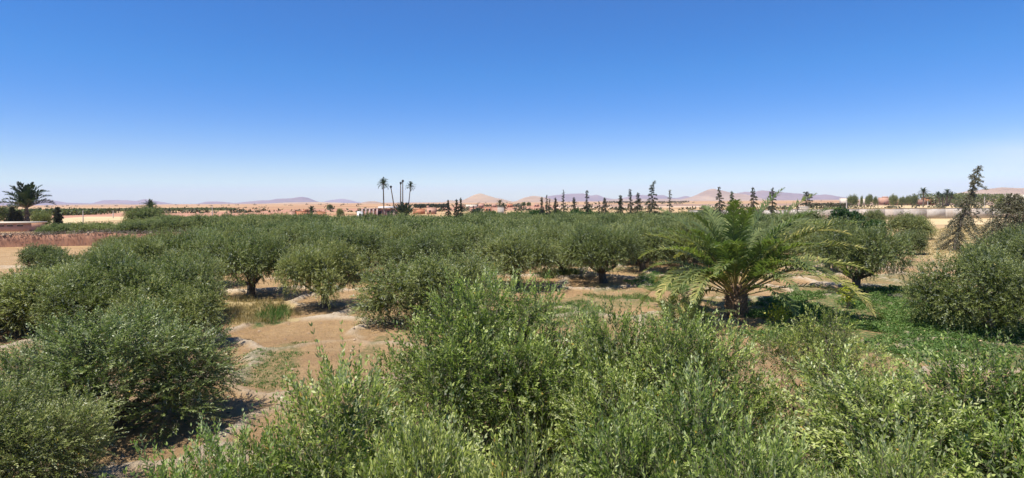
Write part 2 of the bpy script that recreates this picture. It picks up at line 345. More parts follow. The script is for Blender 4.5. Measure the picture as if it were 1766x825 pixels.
field([(1330, 378.5), (1500, 377.8), (1700, 376.6), (1850, 375.8), (1850, 386), (1700, 388), (1500, 389), (1330, 390)], M_gold, .05)
field([(1340, 355.6), (1520, 355), (1800, 354.2), (1810, 358.5), (1520, 359.5), (1340, 360.5)], M_gold, .06)

# ------------------------------------------------------------------ hills and mountains
def ridge(sil, D, depth, mat, seed, rough=.5):
    sil = np.array(sil, float); px = np.linspace(sil[0, 0], sil[-1, 0], max(60, int((sil[-1, 0]-sil[0, 0])/1.3)))
    py = np.interp(px, sil[:, 0], sil[:, 1]); k = np.array([1, 2, 3, 2, 1.])/9; py[2:-2] = np.convolve(py, k, 'valid')
    u = (px-883)/F; h = EYE+((HZ-py)/F-ROLL*u)*D
    taper = np.clip(np.minimum(np.arange(len(px)), np.arange(len(px))[::-1])/5, 0, 1); h = np.maximum(h*taper, -5)
    t = np.linspace(-1, 1, 41)
    U, T = np.meshgrid(u, t); Hh = np.broadcast_to(h, U.shape)
    Xw = U*D; Yw = D+T*depth
    ax = np.abs(T); prof = np.where(ax < 1, (np.cos(ax*np.pi)+1)/2, 0)
    prof = prof**.85
    fx = Xw/depth*2.2+seed*13; fy = T*2.4+seed*7
    er = 1-np.abs(fbm(fx, fy, 6)*2-1); er = (er-.75)
    Z = Hh*prof*(1+rough*er*4*ax*(1-ax)*1.6)-2.0*(ax > .97)-1
    Z = Z+Hh*.05*(fbm(fx*5, fy*5, 3)-.5)*(ax < .95)
    mb = MB(); n = len(px); V = np.stack([Xw*(Yw/D), Yw, Z], -1).reshape(-1, 3)
    i = np.arange(n*41).reshape(41, n); Q = np.stack([i[:-1, :-1], i[:-1, 1:], i[1:, 1:], i[1:, :-1]], -1).reshape(-1, 4)
    mb.add(V, Q); o = put('hills', mb.mesh('hills', mat, True)); o['kind'] = 'structure'
ridge([(-160, 354), (-60, 350), (0, 349), (61, 347), (84, 345), (115, 350), (158, 351), (178, 345.5), (219, 345.5), (234, 347), (250, 344), (270, 347), (293, 351), (313, 354)], 15000, 1300, M_hillb, 1)
ridge([(310, 355), (334, 353), (357, 348), (377, 348), (405, 350.5), (450, 346), (463, 346), (478, 343.5), (501, 342.5), (521, 340), (532, 342), (545, 347), (560, 351), (575, 353)], 13500, 1200, M_hillb, 2)
ridge([(535, 352), (555, 349), (567, 346), (590, 343), (603, 345), (616, 348.6), (635, 352)], 21500, 1400, M_hillb, 3)
ridge([(30, 357), (61, 355), (85, 353.2), (130, 352.6), (175, 352), (209, 351.6), (235, 353), (262, 356)], 6000, 600, M_hillp, 4)
ridge([(300, 356), (380, 354), (440, 352), (495, 349.5), (545, 348.6), (580, 349.5), (620, 351), (680, 353), (740, 354)], 5200, 700, M_hillg, 5, .3)
ridge([(600, 353), (616, 351), (634, 347.5), (646, 347), (662, 350.5), (675, 353.5)], 4800, 350, M_hillp, 6)
ridge([(755, 351), (769, 348), (773, 345.6), (790, 346.4), (800, 345), (815, 338), (826, 334.2), (830, 334.2), (840, 337.4), (856, 342.2), (862, 342.6), (874, 345.5), (885, 348), (895, 350)], 5200, 520, M_hillp, 7)
ridge([(868, 350), (884, 348), (891, 346.8), (904, 341.4), (914, 338.7), (920, 337.8), (933, 339.3), (946, 342.5), (960, 346), (980, 349)], 5600, 480, M_hillp, 8)
ridge([(925, 346), (938, 341), (949, 338.4), (969, 336), (990, 334.6), (1007, 334.6), (1018, 338), (1030, 336), (1043, 341), (1060, 344), (1078, 341), (1097, 336.6), (1122, 337), (1145, 337), (1155, 341), (1168, 342), (1183, 338.4), (1193, 341), (1210, 346)], 14500, 1200, M_hillb, 9)
ridge([(1020, 350), (1045, 345), (1080, 343.5), (1120, 344), (1150, 343), (1173, 344), (1200, 348)], 9000, 700, M_hillp, 10)
ridge([(1160, 347), (1177, 343.5), (1193, 339.7), (1209, 333.3), (1221, 328), (1230, 326), (1242, 328.7), (1262, 333.3), (1278, 334.8), (1298, 338), (1320, 344), (1330, 346)], 8500, 700, M_hillp, 11)
ridge([(1245, 345), (1267, 334.8), (1285, 330.8), (1300, 332), (1313, 328.4), (1330, 329.6), (1350, 332.5), (1371, 334), (1391, 335.5), (1408, 336.5), (1422, 335.8), (1433, 337), (1445, 339), (1460, 340.8), (1480, 344)], 11500, 900, M_hillb, 12)
ridge([(1590, 343), (1640, 336), (1665, 331), (1694, 327), (1718, 324.6), (1744, 324), (1766, 325.4), (1800, 327), (1850, 333), (1900, 341)], 5000, 500, M_hillp, 13)

# ------------------------------------------------------------------ olive trees
def crown_mesh(name, seed, R, H, zlow, nsh, nodes, llen, lwid, slen, ninner, inner, mat, nl=20, twig=False, droop=.25, wild=0., skf=.5):
    rg = np.random.RandomState(seed); mb = MB()
    # lobes over a flattened dome
    a = rg.uniform(-.5, .5, nl)+np.arange(nl)*2.4; q = np.sqrt((np.arange(nl)+.5)/nl); rr = q*R*.8*rg.uniform(.75, 1.12, nl)
    lr = R*rg.uniform(.17, .36, nl); topz = zlow+(H-zlow)*np.sqrt(np.clip(1-(rr/(R*1.08))**2, .05, 1))
    lz = np.maximum(topz-lr*rg.uniform(.8, 1.3, nl)-(H-zlow)*rg.uniform(-.04, .3, nl)**1.0*(rg.rand(nl) < .6), zlow+lr*.35)
    LC = np.stack([np.cos(a)*rr, np.sin(a)*rr, lz], 1)
    push = rg.rand(nl) < .3; LC[push, :2] *= rg.uniform(1.05, 1.22, (push.sum(), 1)); LC[:, 2] += (H-zlow)*rg.uniform(-.14, .1, nl)   # uneven, lopsided outline
    # lower skirt lobes
    ns = int(nl*skf); a2 = rg.uniform(0, 2*np.pi, ns); r2 = R*rg.uniform(.5, .78, ns); l2 = R*rg.uniform(.2, .32, ns)
    LC = np.concatenate([LC, np.stack([np.cos(a2)*r2, np.sin(a2)*r2, zlow+l2*rg.uniform(.3, 1.6, ns)], 1)]); LR = np.concatenate([lr, l2])
    pr = LR**2; pr /= pr.sum()
    def sample(n, f0, f1):
        out = []; nn = 0
        while nn < n:
            k = rg.choice(len(LR), n, p=pr); d = nrm(rg.normal(size=(n, 3))*np.array([1, 1, .85])+np.array([0, 0, .15]))
            f = rg.uniform(f0, f1, n); P = LC[k]+d*(LR[k]*f)[:, None]
            dist = np.linalg.norm(P[:, None, :]-LC[None], axis=2)/LR[None]; dist[np.arange(n), k] = 9
            ok = (dist.min(1) > .62) | (rg.rand(n) < .12); ok &= P[:, 2] > .15
            out.append((P[ok], d[ok], k[ok])); nn += ok.sum()
        P, d, k = [np.concatenate(z)[:n] for z in zip(*out)]; return P, d, k
    P, d, k = sample(nsh, .55, 1.02)
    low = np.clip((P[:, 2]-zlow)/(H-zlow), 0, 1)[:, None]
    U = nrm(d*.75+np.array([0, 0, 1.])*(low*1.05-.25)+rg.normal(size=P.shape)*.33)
    sl = slen*rg.uniform(.55, 1.45, nsh); dr = droop*rg.uniform(.3, 1.2, nsh)
    wd = (rg.rand(nsh) < wild) & (low[:, 0] > .45)                  # long upright water shoots that break the outline
    sl[wd] *= rg.uniform(1.25, 1.8, wd.sum()); U[wd] = nrm(U[wd]*.6+np.array([0, 0, 1.])+rg.normal(0, .12, (wd.sum(), 3))); dr[wd] *= .3
    A = nrm(np.cross(U, rg.normal(size=U.shape))); B = np.cross(U, A)
    SN = rg.normal(size=U.shape)*.4+d*.45+np.array([0, 0, .8])
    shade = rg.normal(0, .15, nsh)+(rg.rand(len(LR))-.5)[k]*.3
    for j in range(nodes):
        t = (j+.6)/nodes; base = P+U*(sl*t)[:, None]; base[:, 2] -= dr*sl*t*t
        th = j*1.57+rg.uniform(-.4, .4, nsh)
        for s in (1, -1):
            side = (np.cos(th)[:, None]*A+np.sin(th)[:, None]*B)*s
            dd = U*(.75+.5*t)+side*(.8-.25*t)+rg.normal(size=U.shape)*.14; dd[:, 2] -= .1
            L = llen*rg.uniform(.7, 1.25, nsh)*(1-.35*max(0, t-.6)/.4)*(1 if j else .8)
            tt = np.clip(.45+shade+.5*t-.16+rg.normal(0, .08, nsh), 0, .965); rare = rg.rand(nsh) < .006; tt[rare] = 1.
            leaves(mb, base, dd, rg.normal(size=U.shape)*.28+SN, L, lwid*rg.uniform(.8, 1.2, nsh), tt)
    if twig:
        e = P+U*sl[:, None]; e[:, 2] -= dr*sl; w = .0035
        for ax in (A, B):
            V = np.stack([P-U*.12-ax*w, P-U*.12+ax*w, e+ax*w*.4, e-ax*w*.4], 1).reshape(-1, 3); mb.add(V, np.arange(nsh*4).reshape(-1, 4), .5, 1)
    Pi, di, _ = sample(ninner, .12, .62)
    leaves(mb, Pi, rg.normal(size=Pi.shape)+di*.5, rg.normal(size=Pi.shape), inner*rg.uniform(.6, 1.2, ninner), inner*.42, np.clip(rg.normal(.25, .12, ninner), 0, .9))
    return mb.mesh(name, [mat, M_twig]), LC, LR
def trunk_mesh(name, seed, LC, LR, H, th=.17, low=.55, n=9):
    rg = np.random.RandomState(seed); mb = MB()
    lean = rg.uniform(-.15, .15, 2); fork = np.array([lean[0], lean[1], low])
    mb.tube([(0, 0, -.25), (0, 0, .02), lean.tolist()+[low*.5] if False else (lean[0]*.4, lean[1]*.4, low*.5), fork, fork+np.array([0, 0, .12])], [th*2.1, th*1.65, th*1.2, th*1.25, th*.7], 10, wob=.16, rng=rg)
    order = rg.permutation(len(LR))[:n]
    for q in order:
        e = LC[q]*np.array([.9, .9, 1]); s = fork+rg.uniform(-.05, .05, 3)
        t = np.linspace(0, 1, 7)[:, None]; bow = np.array([e[0]*.12, e[1]*.12, -.1])
        P = s*(1-t)+e*t+np.sin(t*np.pi)*bow+rg.normal(0, .045, (7, 3))*np.sin(t*np.pi)
        mb.tube(P, np.linspace(th*.62, .022, 7)*rg.uniform(.75, 1.1), 6, wob=.08, rng=rg)
        for b in range(3):
            i = rg.randint(3, 6); e2 = P[i]+nrm(rg.normal(size=3)+np.array([e[0], e[1], 1.])*.5)*LR[q]*rg.uniform(.7, 1.1)
            tt = np.linspace(0, 1, 4)[:, None]; mb.tube(P[i]*(1-tt)+e2*tt+rg.normal(0, .03, (4, 3))*tt*(1-tt)*4, np.linspace(.028, .008, 4), 5)
    return mb.mesh(name, M_bark, True)
def species(name, seeds, *a, th=.17, low=.55, nlimb=9, **k):
    out = []
    for s in seeds:
        c, LC, LR = crown_mesh(name+'_crown', s, *a, **k); out.append((c, trunk_mesh(name+'_trunk', s+100, LC, LR, a[1], th, low, nlimb)))
    return out
#                          seeds        R    H    zlow  nsh  nodes llen lwid slen ninner inner mat
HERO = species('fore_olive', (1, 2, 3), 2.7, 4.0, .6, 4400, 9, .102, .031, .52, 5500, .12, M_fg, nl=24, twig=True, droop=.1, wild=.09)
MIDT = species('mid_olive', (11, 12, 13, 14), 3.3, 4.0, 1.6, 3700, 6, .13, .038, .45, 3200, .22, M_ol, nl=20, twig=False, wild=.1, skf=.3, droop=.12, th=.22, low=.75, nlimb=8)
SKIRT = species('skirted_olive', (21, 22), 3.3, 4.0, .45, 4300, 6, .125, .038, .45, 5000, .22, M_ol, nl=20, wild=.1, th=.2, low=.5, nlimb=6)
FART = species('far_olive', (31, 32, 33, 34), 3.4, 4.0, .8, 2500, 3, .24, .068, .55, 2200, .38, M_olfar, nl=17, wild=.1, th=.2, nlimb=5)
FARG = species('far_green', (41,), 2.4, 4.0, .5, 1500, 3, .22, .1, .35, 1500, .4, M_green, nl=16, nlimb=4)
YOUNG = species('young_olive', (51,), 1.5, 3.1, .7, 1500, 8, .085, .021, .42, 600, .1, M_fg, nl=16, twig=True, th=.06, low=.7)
FIG = species('fig', (61,), 3.0, 4.6, .5, 1700, 3, .24, .2, .3, 2200, .4, M_fig, nl=20, nlimb=5)
rnd = random.Random(5)
BASE = {'fore': (HERO, 2.7, 4.0), 'mid': (MIDT, 3.3, 4.0), 'skirt': (SKIRT, 3.3, 4.0), 'far': (FART, 3.4, 4.0), 'green': (FARG, 2.4, 4.0), 'young': (YOUNG, 1.5, 3.1), 'fig': (FIG, 3.0, 4.6)}
placed = []
def tree(kind, x, y, R, H, label, cat='olive tree', group=None, v=None, rz=None, name='olive_tree', crown=None, zoff=0):
    lst, r0, h0 = BASE[kind]; c, t = lst[(v if v is not None else rnd.randrange(99)) % len(lst)]
    z = gz(x, y)-.02+zoff if y < 90 else 0
    if kind in ('fore', 'mid', 'skirt') and y < 57: R *= .92
    o = thing(name, label, cat, (x, y, z), rnd.uniform(0, 6.28) if rz is None else rz, group, (R/r0*rnd.uniform(.92, 1.1), R/r0*rnd.uniform(.88, 1.12), H/h0))
    put('trunk', t, o); put('crown', c, o); placed.append((x, y, R)); return o

gN = 'olive trees right below the camera'
tree('fore', *XD(615, 7.7), 2.2, 3.65, 'bright olive across the bottom, just right of the bare lower soil basin', group=gN, v=0, rz=.4)
tree('fore', *XD(345, 6.7), 1.75, 3.1, 'low bright olive at the bottom edge, left of the larger one by the bare basin', group=gN, v=1, rz=2.4)
tree('fore', *XD(838, 13.0), 2.45, 4.0, 'tallest bright foreground olive, in front of the wide skirted one', group=gN, v=1, rz=2.0)
tree('fore', *XD(990, 13.6), 1.6, 3.25, 'small bright olive between the tallest foreground olive and the palm-side one', group=gN, v=0, rz=2.2)
tree('fore', *XD(1140, 11.4), 2.2, 3.6, 'bright olive directly in front of the big palm trunk', group=gN, v=2, rz=1.2)
tree('fore', *XD(1200, 6.8), 1.9, 3.6, 'bright olive at the bottom edge, right of the dark gap in the foreground leaves', group=gN, v=0, rz=3.5)
tree('fore', *XD(790, 6.0), 1.6, 3.45, 'bright olive at the bottom edge, left of the dark gap in the foreground leaves', group=gN, v=2, rz=5.0)
tree('fore', *XD(1590, 9.4), 2.9, 3.2, 'bright olive in the bottom right, in front of the clover patch', group=gN, v=1, rz=4.4)
tree('fore', *XD(1480, 6.1), 1.8, 3.3, 'low bright olive nearest the camera at the bottom right', group=gN, v=0, rz=1.9)
tree('fore', *XD(1850, 8.4), 2.3, 3.4, 'bright olive cut by the right picture edge at the bottom', group=gN, v=2, rz=.8)
tree('fore', *XD(205, 16.2), 3.1, 2.95, 'wide dark green olive at the lower left, its branches hanging to the ground', group=gN, v=2, rz=.3)
tree('fore', *XD(-20, 11.5), 2.0, 2.4, 'olive cut by the left picture edge, beside the wide drooping one', group=gN, v=1, rz=3.3)
tree('skirt', *XD(296, 25.5), 2.5, 2.9, 'small olive behind the wide drooping one, its shadow falling right onto the bare basin', group=gN, v=1, rz=.3)
tree('young', *XD(1415, 14.8), 1.6, 3.0, 'slim young olive between the big palm and the clover patch', group=gN, rz=.5)
M_fgd = leafmat('olive_leaves_dull', [(0, (.035, .05, .012)), (.3, (.09, .112, .026)), (.6, (.205, .235, .06)), (.85, (.36, .385, .14)), (.975, (.46, .47, .28)), (1, (.5, .33, .07))], back=(.36, .4, .24), rough=.4, spec=.28, trans=.3, obvar=.08)
for o in [t for t in C.objects if t.type == 'EMPTY' and t.get('group') == gN and (t.location.x < -8)]:
    for ch in o.children:
        if ch.name.startswith('crown'): ch.data = ch.data.copy(); ch.data.materials[0] = M_fgd
gM = 'olive trees around the bare ground'
tree('mid', *XD(432, 38.5), 3.1, 4.1, 'olive with a dark forked trunk behind the tall dry grass', group=gM, v=0, rz=.5)
tree('mid', *XD(560, 35), 3.1, 3.75, 'olive standing alone with a V-shaped trunk and its shadow on the bare basin', group=gM, v=1, rz=2)
tree('skirt', *XD(752, 30.5), 3.7, 3.75, 'wide olive skirted to the ground at the right side of the bare basin', group=gM, v=0)
tree('mid', *XD(893, 42.5), 3.5, 4.0, 'olive at the left end of the shaded bare strip', group=gM, v=2)
tree('mid', *XD(1040, 44.5), 3.6, 4.1, 'olive with a thin dark trunk in the middle of the shaded bare strip', group=gM, v=3)
tree('mid', *XD(968, 49), 3.6, 4.1, 'olive filling the canopy between the two trees of the shaded bare strip', group=gM, v=1, rz=3)
tree('mid', *XD(1108, 51.5), 3.4, 4.0, 'olive just right of the thin-trunked one, behind the bare strip', group=gM, v=0, rz=5)
tree('mid', *XD(1182, 54), 3.0, 4.1, 'olive partly hidden behind the left fronds of the big palm', group=gM, v=0, rz=3)
tree('mid', *XD(1475, 39), 3.2, 4.45, 'tall green olive behind the yellow-leaved sapling right of the palm', group=gM, v=1, rz=4)
tree('skirt', *XD(1705, 27.5), 3.8, 3.8, 'dark round olive beside the clover patch with its trunk leaning right', group=gM, v=1, rz=1)
tree('skirt', *XD(1765, 40), 3.6, 4.4, 'olive below the drooping brown conifer at the right edge', group=gM, v=0, rz=2.5)
tree('far', *XD(1570, 66), 1.9, 2.6, 'greyish olive on the tan slope, lower of the two', group=gM, v=1)
tree('far', *XD(1572, 91), 3.2, 3.7, 'greyish olive in front of the pale wall, upper of the two on the tan slope', group=gM, v=2)
tree('mid', *XD(1425, 50), 3.2, 4.2, 'olive between the big palm and the tall green olive', group=gM, v=2, rz=1)
gL = 'olive trees packed on the left'
for q, (px, D, R, H, k, lb) in enumerate([
    (300, 31, 3.0, 3.6, 'skirt', 'olive left of the dry grass with a black hollow under its crown'),
    (205, 28.5, 3.3, 3.75, 'skirt', 'olive behind the wide drooping one with dark shade at its foot'),
    (85, 30, 3.3, 2.9, 'mid', 'olive second from the left edge of the packed left group'),
    (-25, 28, 3.3, 2.75, 'skirt', 'olive cut by the left picture edge in the packed left group'),
    (150, 40, 3.0, 2.95, 'mid', 'olive in the second row of the left group, below the shrub on the bare ground'),
    (245, 40, 3.4, 3.7, 'mid', 'olive in the second row of the left group, left of the forked one'),
    (345, 44, 3.3, 4.0, 'mid', 'olive directly behind and left of the forked trunk'),
    (215, 53, 3.1, 3.1, 'mid', 'olive in front of the right end of the visible earth wall'),
    (300, 54, 3.3, 3.6, 'mid', 'olive in the third row of the left group'),
    (395, 54, 3.3, 3.9, 'mid', 'olive behind the forked one in the third row')]):
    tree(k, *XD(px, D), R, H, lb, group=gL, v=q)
tree('far', *XD(72, 58), 2.2, 2.2, 'low olive-green shrub at the edge of the pinkish ground before the earth wall', 'shrub', name='shrub', v=0)

# the grove that fills the middle distance
def right_bound(D): return .47*D if D < 100 else (.36*D if D < 118 else .285*D)
rows = []
sp = 6.35; j = 0; yy = 47.
while yy < 141:
    xx = -115.+(j % 2)*sp/2
    while xx < 52:
        x = xx+rnd.uniform(-.9, .9); y = yy+rnd.uniform(-.8, .8); px = x/y*F+883
        ok = px > -60
        if y < 84: ok &= x > (-.5*y if y < 56 else -.475*y)
        elif y < 99: ok &= x > -33+(y-84)*-.1
        else: ok &= x > -.78*y and not (px < 235 and y > 113)
        ok &= x < right_bound(y)
        if 840 < px < 1260 and y < 57: ok = False
        if px > 1240 and y < 55: ok = False
        if any((x-a)**2+(y-b)**2 < 4.6**2 for a, b, r in placed): ok = False
        if ok: rows.append((x, y, px))
        xx += sp
    yy += sp*.88; j += 1
def zone(x, y, px):
    if px < 380 and y > 97: return ('olive in the grove beyond the brush-topped earth wall', 'olive trees beyond the earth wall')
    if px < 480 and y < 97: return ('olive in the packed canopy right of the bare ground by the earth wall', 'olive trees left side of the grove')
    if px < 620: return ('olive in the packed canopy below the small ochre houses', 'olive trees below the ochre houses')
    if px < 780: return ('olive in the packed canopy below the red brick building and tall palms', 'olive trees below the brick building')
    if px < 930: return ('olive in the packed canopy below the pointed pink hill', 'olive trees below the pointed hill')
    if px < 1140: return ('olive in the packed canopy below the row of thin dark conifers', 'olive trees below the conifer row')
    return ('olive in the packed canopy behind the big feather palm', 'olive trees behind the big palm')
print('GROVE', len(rows))
for x, y, px in rows:
    lb, g = zone(x, y, px)
    k = 'mid' if y < 62 else 'far'
    tree(k, x, y, rnd.uniform(3.3, 4.2), rnd.uniform(2.7, 3.3) if (px < 260 and y > 97) or (y > 104 and 560 < px < 800) else (rnd.uniform(3.1, 3.75) if y > 104 else rnd.uniform(3.4, 4.3)), lb, group=g)

# other broadleaf trees of the middle distance
tree('fig', *XD(1456, 94), 3.2, 4.7, 'dark glossy broad-leaved tree standing before the pale wall', 'fig tree', name='fig_tree', rz=1)
tree('fig', *XD(1400, 98), 2.4, 3.6, 'small dark broad-leaved tree left of the larger dark glossy one', 'fig tree', name='fig_tree', rz=2)
tree('far', *XD(1508, 118), 2.4, 4.2, 'round grey-green bush showing above the yellow-green one before the pale wall', 'bush', name='bush', v=3)
tree('green', *XD(1508, 92), 1.9, 3.0, 'yellow-green bush right of the dark glossy tree', 'bush', name='bush')
tree('far', *XD(250, 142), 4.6, 5.4, 'large dark round tree rising above the grove beyond the earth wall', 'tree', name='broadleaf_tree', v=1)
gg = 'bright green trees at the far edge of the grove'
for q, (px, D, R, H, lb) in enumerate([(927, 128, 2.8, 4.6, 'bright green bushy tree at the left foot of the conifer row'), (962, 126, 2.6, 4.4, 'bright green tree under the first thin conifers'), (996, 125, 2.6, 4.5, 'bright green tree just right of the short conifer'), (1018, 124, 2.6, 4.3, 'bright green tree at the foot of the lone tall spire'), (850, 136, 3.2, 4.0, 'bright green low tree below the leaning small palm'), (893, 135, 3.2, 4.0, 'bright green low tree right of the leaning small palm'), (1222, 128, 2.8, 4.3, 'bright green tree left of the conifer behind the big palm')]):
    tree('green', *XD(px, D), R, H, lb, 'tree', gg, name='broadleaf_tree')

# ------------------------------------------------------------------ palms
def frond_data(mb, seed, L, elev, bend, az, base, nleaf, ll, lw, yellow=0., pet=.2, mat=0, pmat=1, two=True, twist=0., rr=.022):
    rg = np.random.RandomState(seed); n = 15; t = np.linspace(0, 1, n)
    el = elev-bend*t**1.6; azz = az+twist*t**2
    T = np.stack([np.cos(el)*np.cos(azz), np.cos(el)*np.sin(azz), np.sin(el)], 1)
    P = base+np.concatenate([[np.zeros(3)], np.cumsum(T[:-1]*L/(n-1), 0)])
    RR = np.linspace(rr*1.5, rr*.22, n); mb.tube(P[:6], RR[:6], 4, pmat, .5); mb.tube(P[5:], RR[5:]*.9, 4, mat, .5+.3*yellow)
    tl = np.linspace(pet, .995, nleaf)
    for s in (1, -1):
        tt = np.clip(tl+rg.uniform(-.006, .006, nleaf), 0, 1)
        pos = np.stack([np.interp(tt, t, P[:, i]) for i in range(3)], 1); Ti = nrm(np.stack([np.interp(tt, t, T[:, i]) for i in range(3)], 1))
        S = nrm(np.cross(Ti, np.array([0, 0, 1.]))); N = np.cross(S, Ti)
        f = .8-.35*tt
        D = nrm(Ti*(1-f*.55)[:, None]+S*s*f[:, None]*1.1+N*.35+rg.normal(0, .15, (nleaf, 3)))
        ln = ll*np.clip(np.sin((tt-pet+.1)/(1.12-pet)*np.pi)**.6, .25, 1)*rg.uniform(.85, 1.12, nleaf)
        tint = np.clip(rg.normal(.28, .1, nleaf)+yellow*(.25+.6*tt), 0, 1)
        W_ = lw*rg.uniform(.8, 1.2, nleaf)
        if two:
            side = nrm(np.cross(D, N)); mid = pos+D*(ln*.5)[:, None]; end = mid+nrm(D+np.array([0, 0, -.38]))*(ln*.5)[:, None]
            w = side*(W_*.5)[:, None]
            V = np.stack([pos-w*.5, pos+w*.5, mid+w, mid-w, end+w*.12, end-w*.12], 1).reshape(-1, 3); i = np.arange(nleaf)[:, None]*6
            mb.add(V, np.concatenate([i+np.array([[0, 1, 2, 3]]), i+np.array([[3, 2, 4, 5]])]), np.concatenate([tint, tint]), mat)
        else: leaves(mb, pos, D, N, ln, W_, tint, mat=mat)

def big_palm():
    x, y = XD(1268, 31); z0 = gz(x, y)
    r = thing('date_palm', 'big feather palm with a stout brown trunk and arching yellow-tipped fronds in the grove', 'palm tree', (x, y, z0))
    rg = np.random.RandomState(77); mb = MB()
    zz = np.linspace(-.2, 1.75, 9); mb.tube(np.stack([zz*.02, zz*0, zz], 1), [.5, .48, .5, .52, .52, .5, .46, .38, .25], 14, wob=.1, rng=rg)
    for i in range(120):                                            # cut leaf bases
        a = i*2.4; h = .05+1.6*i/120; d = np.array([math.cos(a), math.sin(a), 0]); s = np.array([-d[1], d[0], 0]); R0 = .46
        p = d*R0*.9+np.array([0, 0, h]); o = nrm(d*.6+np.array([0, 0, .9])+rg.normal(0, .08, 3)); l = rg.uniform(.16, .34); w = rg.uniform(.06, .1)
        q = p+o*l; dn = d*.045
        V = [p-s*w, p+s*w, p+s*w+dn, p-s*w+dn, q-s*w*.6, q+s*w*.6, q+s*w*.6+dn, q-s*w*.6+dn]
        mb.add(V, [(0, 1, 5, 4), (1, 2, 6, 5), (2, 3, 7, 6), (3, 0, 4, 7), (4, 5, 6, 7)])
    put('trunk', mb.mesh('palm_trunk', M_boot), r)
    N = 62
    for i in range(N):
        q = i/(N-1); az = i*2.39996+rg.uniform(-.3, .3)
        elev = rad(80-52*q**.75+rg.uniform(-12, 8)); bend = rad(50+50*q+rg.uniform(-22, 22)); L = 5.6*rg.uniform(.8, 1.12)*(.95+.1*q)*(1.04+.13*math.cos(az))
        mb = MB(); b = np.array([math.cos(az)*.34*q**.5, math.sin(az)*.34*q**.5, 1.62-.5*q])
        yl = min(.6, max(0, (q-.25))*1.5*rg.uniform(.15, 1.9)*(1.35 if math.cos(az) > .2 else .8)*(.25 if math.sin(az) < -.6 else 1))
        frond_data(mb, 900+i, L, elev, bend, az, b, 72, .74, .07, yl+.15, .22, rr=.026, twist=rg.uniform(-.5, .5))
        put('frond', mb.mesh('frond', [M_palm, M_petiole]), r)
    placed.append((x, y, 2))
big_palm()
def small_palm(px, D, L, N, label, seed, z=.1, yellow=0.):
    x, y = XD(px, D); r = thing('young_palm', label, 'palm', (x, y, gz(x, y))); rg = np.random.RandomState(seed); mb = MB()
    mb.tube([(0, 0, -.1), (0, 0, z+.15)], [.16, .1], 8, 0); put('trunk', mb.mesh('small_palm_trunk', M_boot), r); mb = MB()
    for i in range(N):
        q = i/(N-1); az = i*2.4+rg.uniform(-.2, .2)
        frond_data(mb, seed+i, L*rg.uniform(.8, 1.1), rad(82-45*q), rad(30+65*q+rg.uniform(-10, 10)), az, np.array([0, 0, z]), 40, .36, .03, yellow, .15, rr=.014)
    put('crown', mb.mesh('small_palm_crown', [M_palm, M_petiole]), r)
small_palm(1195, 27.5, 2.1, 20, 'small blue-green young palm left of the big palm trunk', 300)
small_palm(1150, 30, 1.6, 14, 'pale feathery palm seedling on the bare soil left of the young palm', 330, yellow=.35)

def far_palm(base, top, R, label, seed, group=None, tr=.22, N=24, nleaf=22, droop=1.12, name='palm_tree', skirt=0., fl=None):
    """base and top are world points, R the frond length"""
    b = np.array(base, float); d = np.array(top, float)-b
    r = thing(name, label, 'palm tree', tuple(b), 0, group); rg = np.random.RandomState(seed); mb = MB()
    t = np.linspace(0, 1, 9)[:, None]; P = d*t+np.array([d[0], d[1], 0])*(t**1.6-t)*.35; P[0, 2] -= .3
    mb.tube(P, np.linspace(tr*1.25, tr*.85, 9), 8, wob=.06, rng=rg)
    if skirt:
        for i in range(60):
            a = i*2.4; p = P[-1]-np.array([0, 0, rg.uniform(.1, 1)*skirt]); o = np.array([math.cos(a), math.sin(a), -rg.uniform(.2, 1.4)])
            mb.tube([p, p+o*tr*2.2], [.12, .05], 4)
    put('trunk', mb.mesh('palm_trunk', M_ptrunk), r); mb = MB()
    for i in range(N):
        q = i/(N-1); az = i*2.4+rg.uniform(-.25, .25)
        frond_data(mb, seed+i, R*rg.uniform(.85, 1.1), rad(84-88*q*droop+rg.uniform(-8, 8)), rad(40+40*q+rg.uniform(-12, 12)), az, P[-1]+np.array([0, 0, -.2*q]), nleaf, R*.25, R*.05, .35*max(0, q-.6), .14, two=False, rr=R*.012)
    put('crown', mb.mesh('palm_crown', [M_palmf, M_ptrunk]), r); return r
def gp(px, D): x, y = XD(px, D); return (x, y, 0.)
far_palm(gp(49, 150), W(46, 358, 150), 6.4, 'dark palm with a thick ragged trunk at the far left beyond the earth wall', 500, tr=.36, N=26, nleaf=30, droop=.66, skirt=2.8)
far_palm(gp(259, 172), W(259, 359, 172), 2.6, 'small palm tuft poking up behind the large dark round tree', 520, tr=.25, N=30)
far_palm(gp(662, 212), W(661, 318, 212), 2.5, 'tallest full-headed palm in front of the red brick building', 540, 'tall palms by the brick building', tr=.2, N=28)
far_palm(gp(702.5, 208), W(708, 322, 208), 2.0, 'slender palm leaning right, beside the two bare palm poles', 560, 'tall palms by the brick building', tr=.15, N=20)
far_palm(gp(537, 190), W(537, 364, 190), 1.9, 'short palm right of the low ochre-red house', 580, tr=.3, N=26)
far_palm(gp(857, 260), W(862, 351, 260), 1.9, 'small palm leaning right below the pointed hill', 600, tr=.2, N=22)
far_palm(gp(872, 262), W(868, 354.5, 262), 1.5, 'low palm right of the small leaning palm', 610, tr=.2, N=18)
far_palm(gp(1592, 420), W(1593, 333, 420), 4.1, 'single tall palm in the field behind the pale wall, next to the dark grazing animal', 620, tr=.36, N=26)
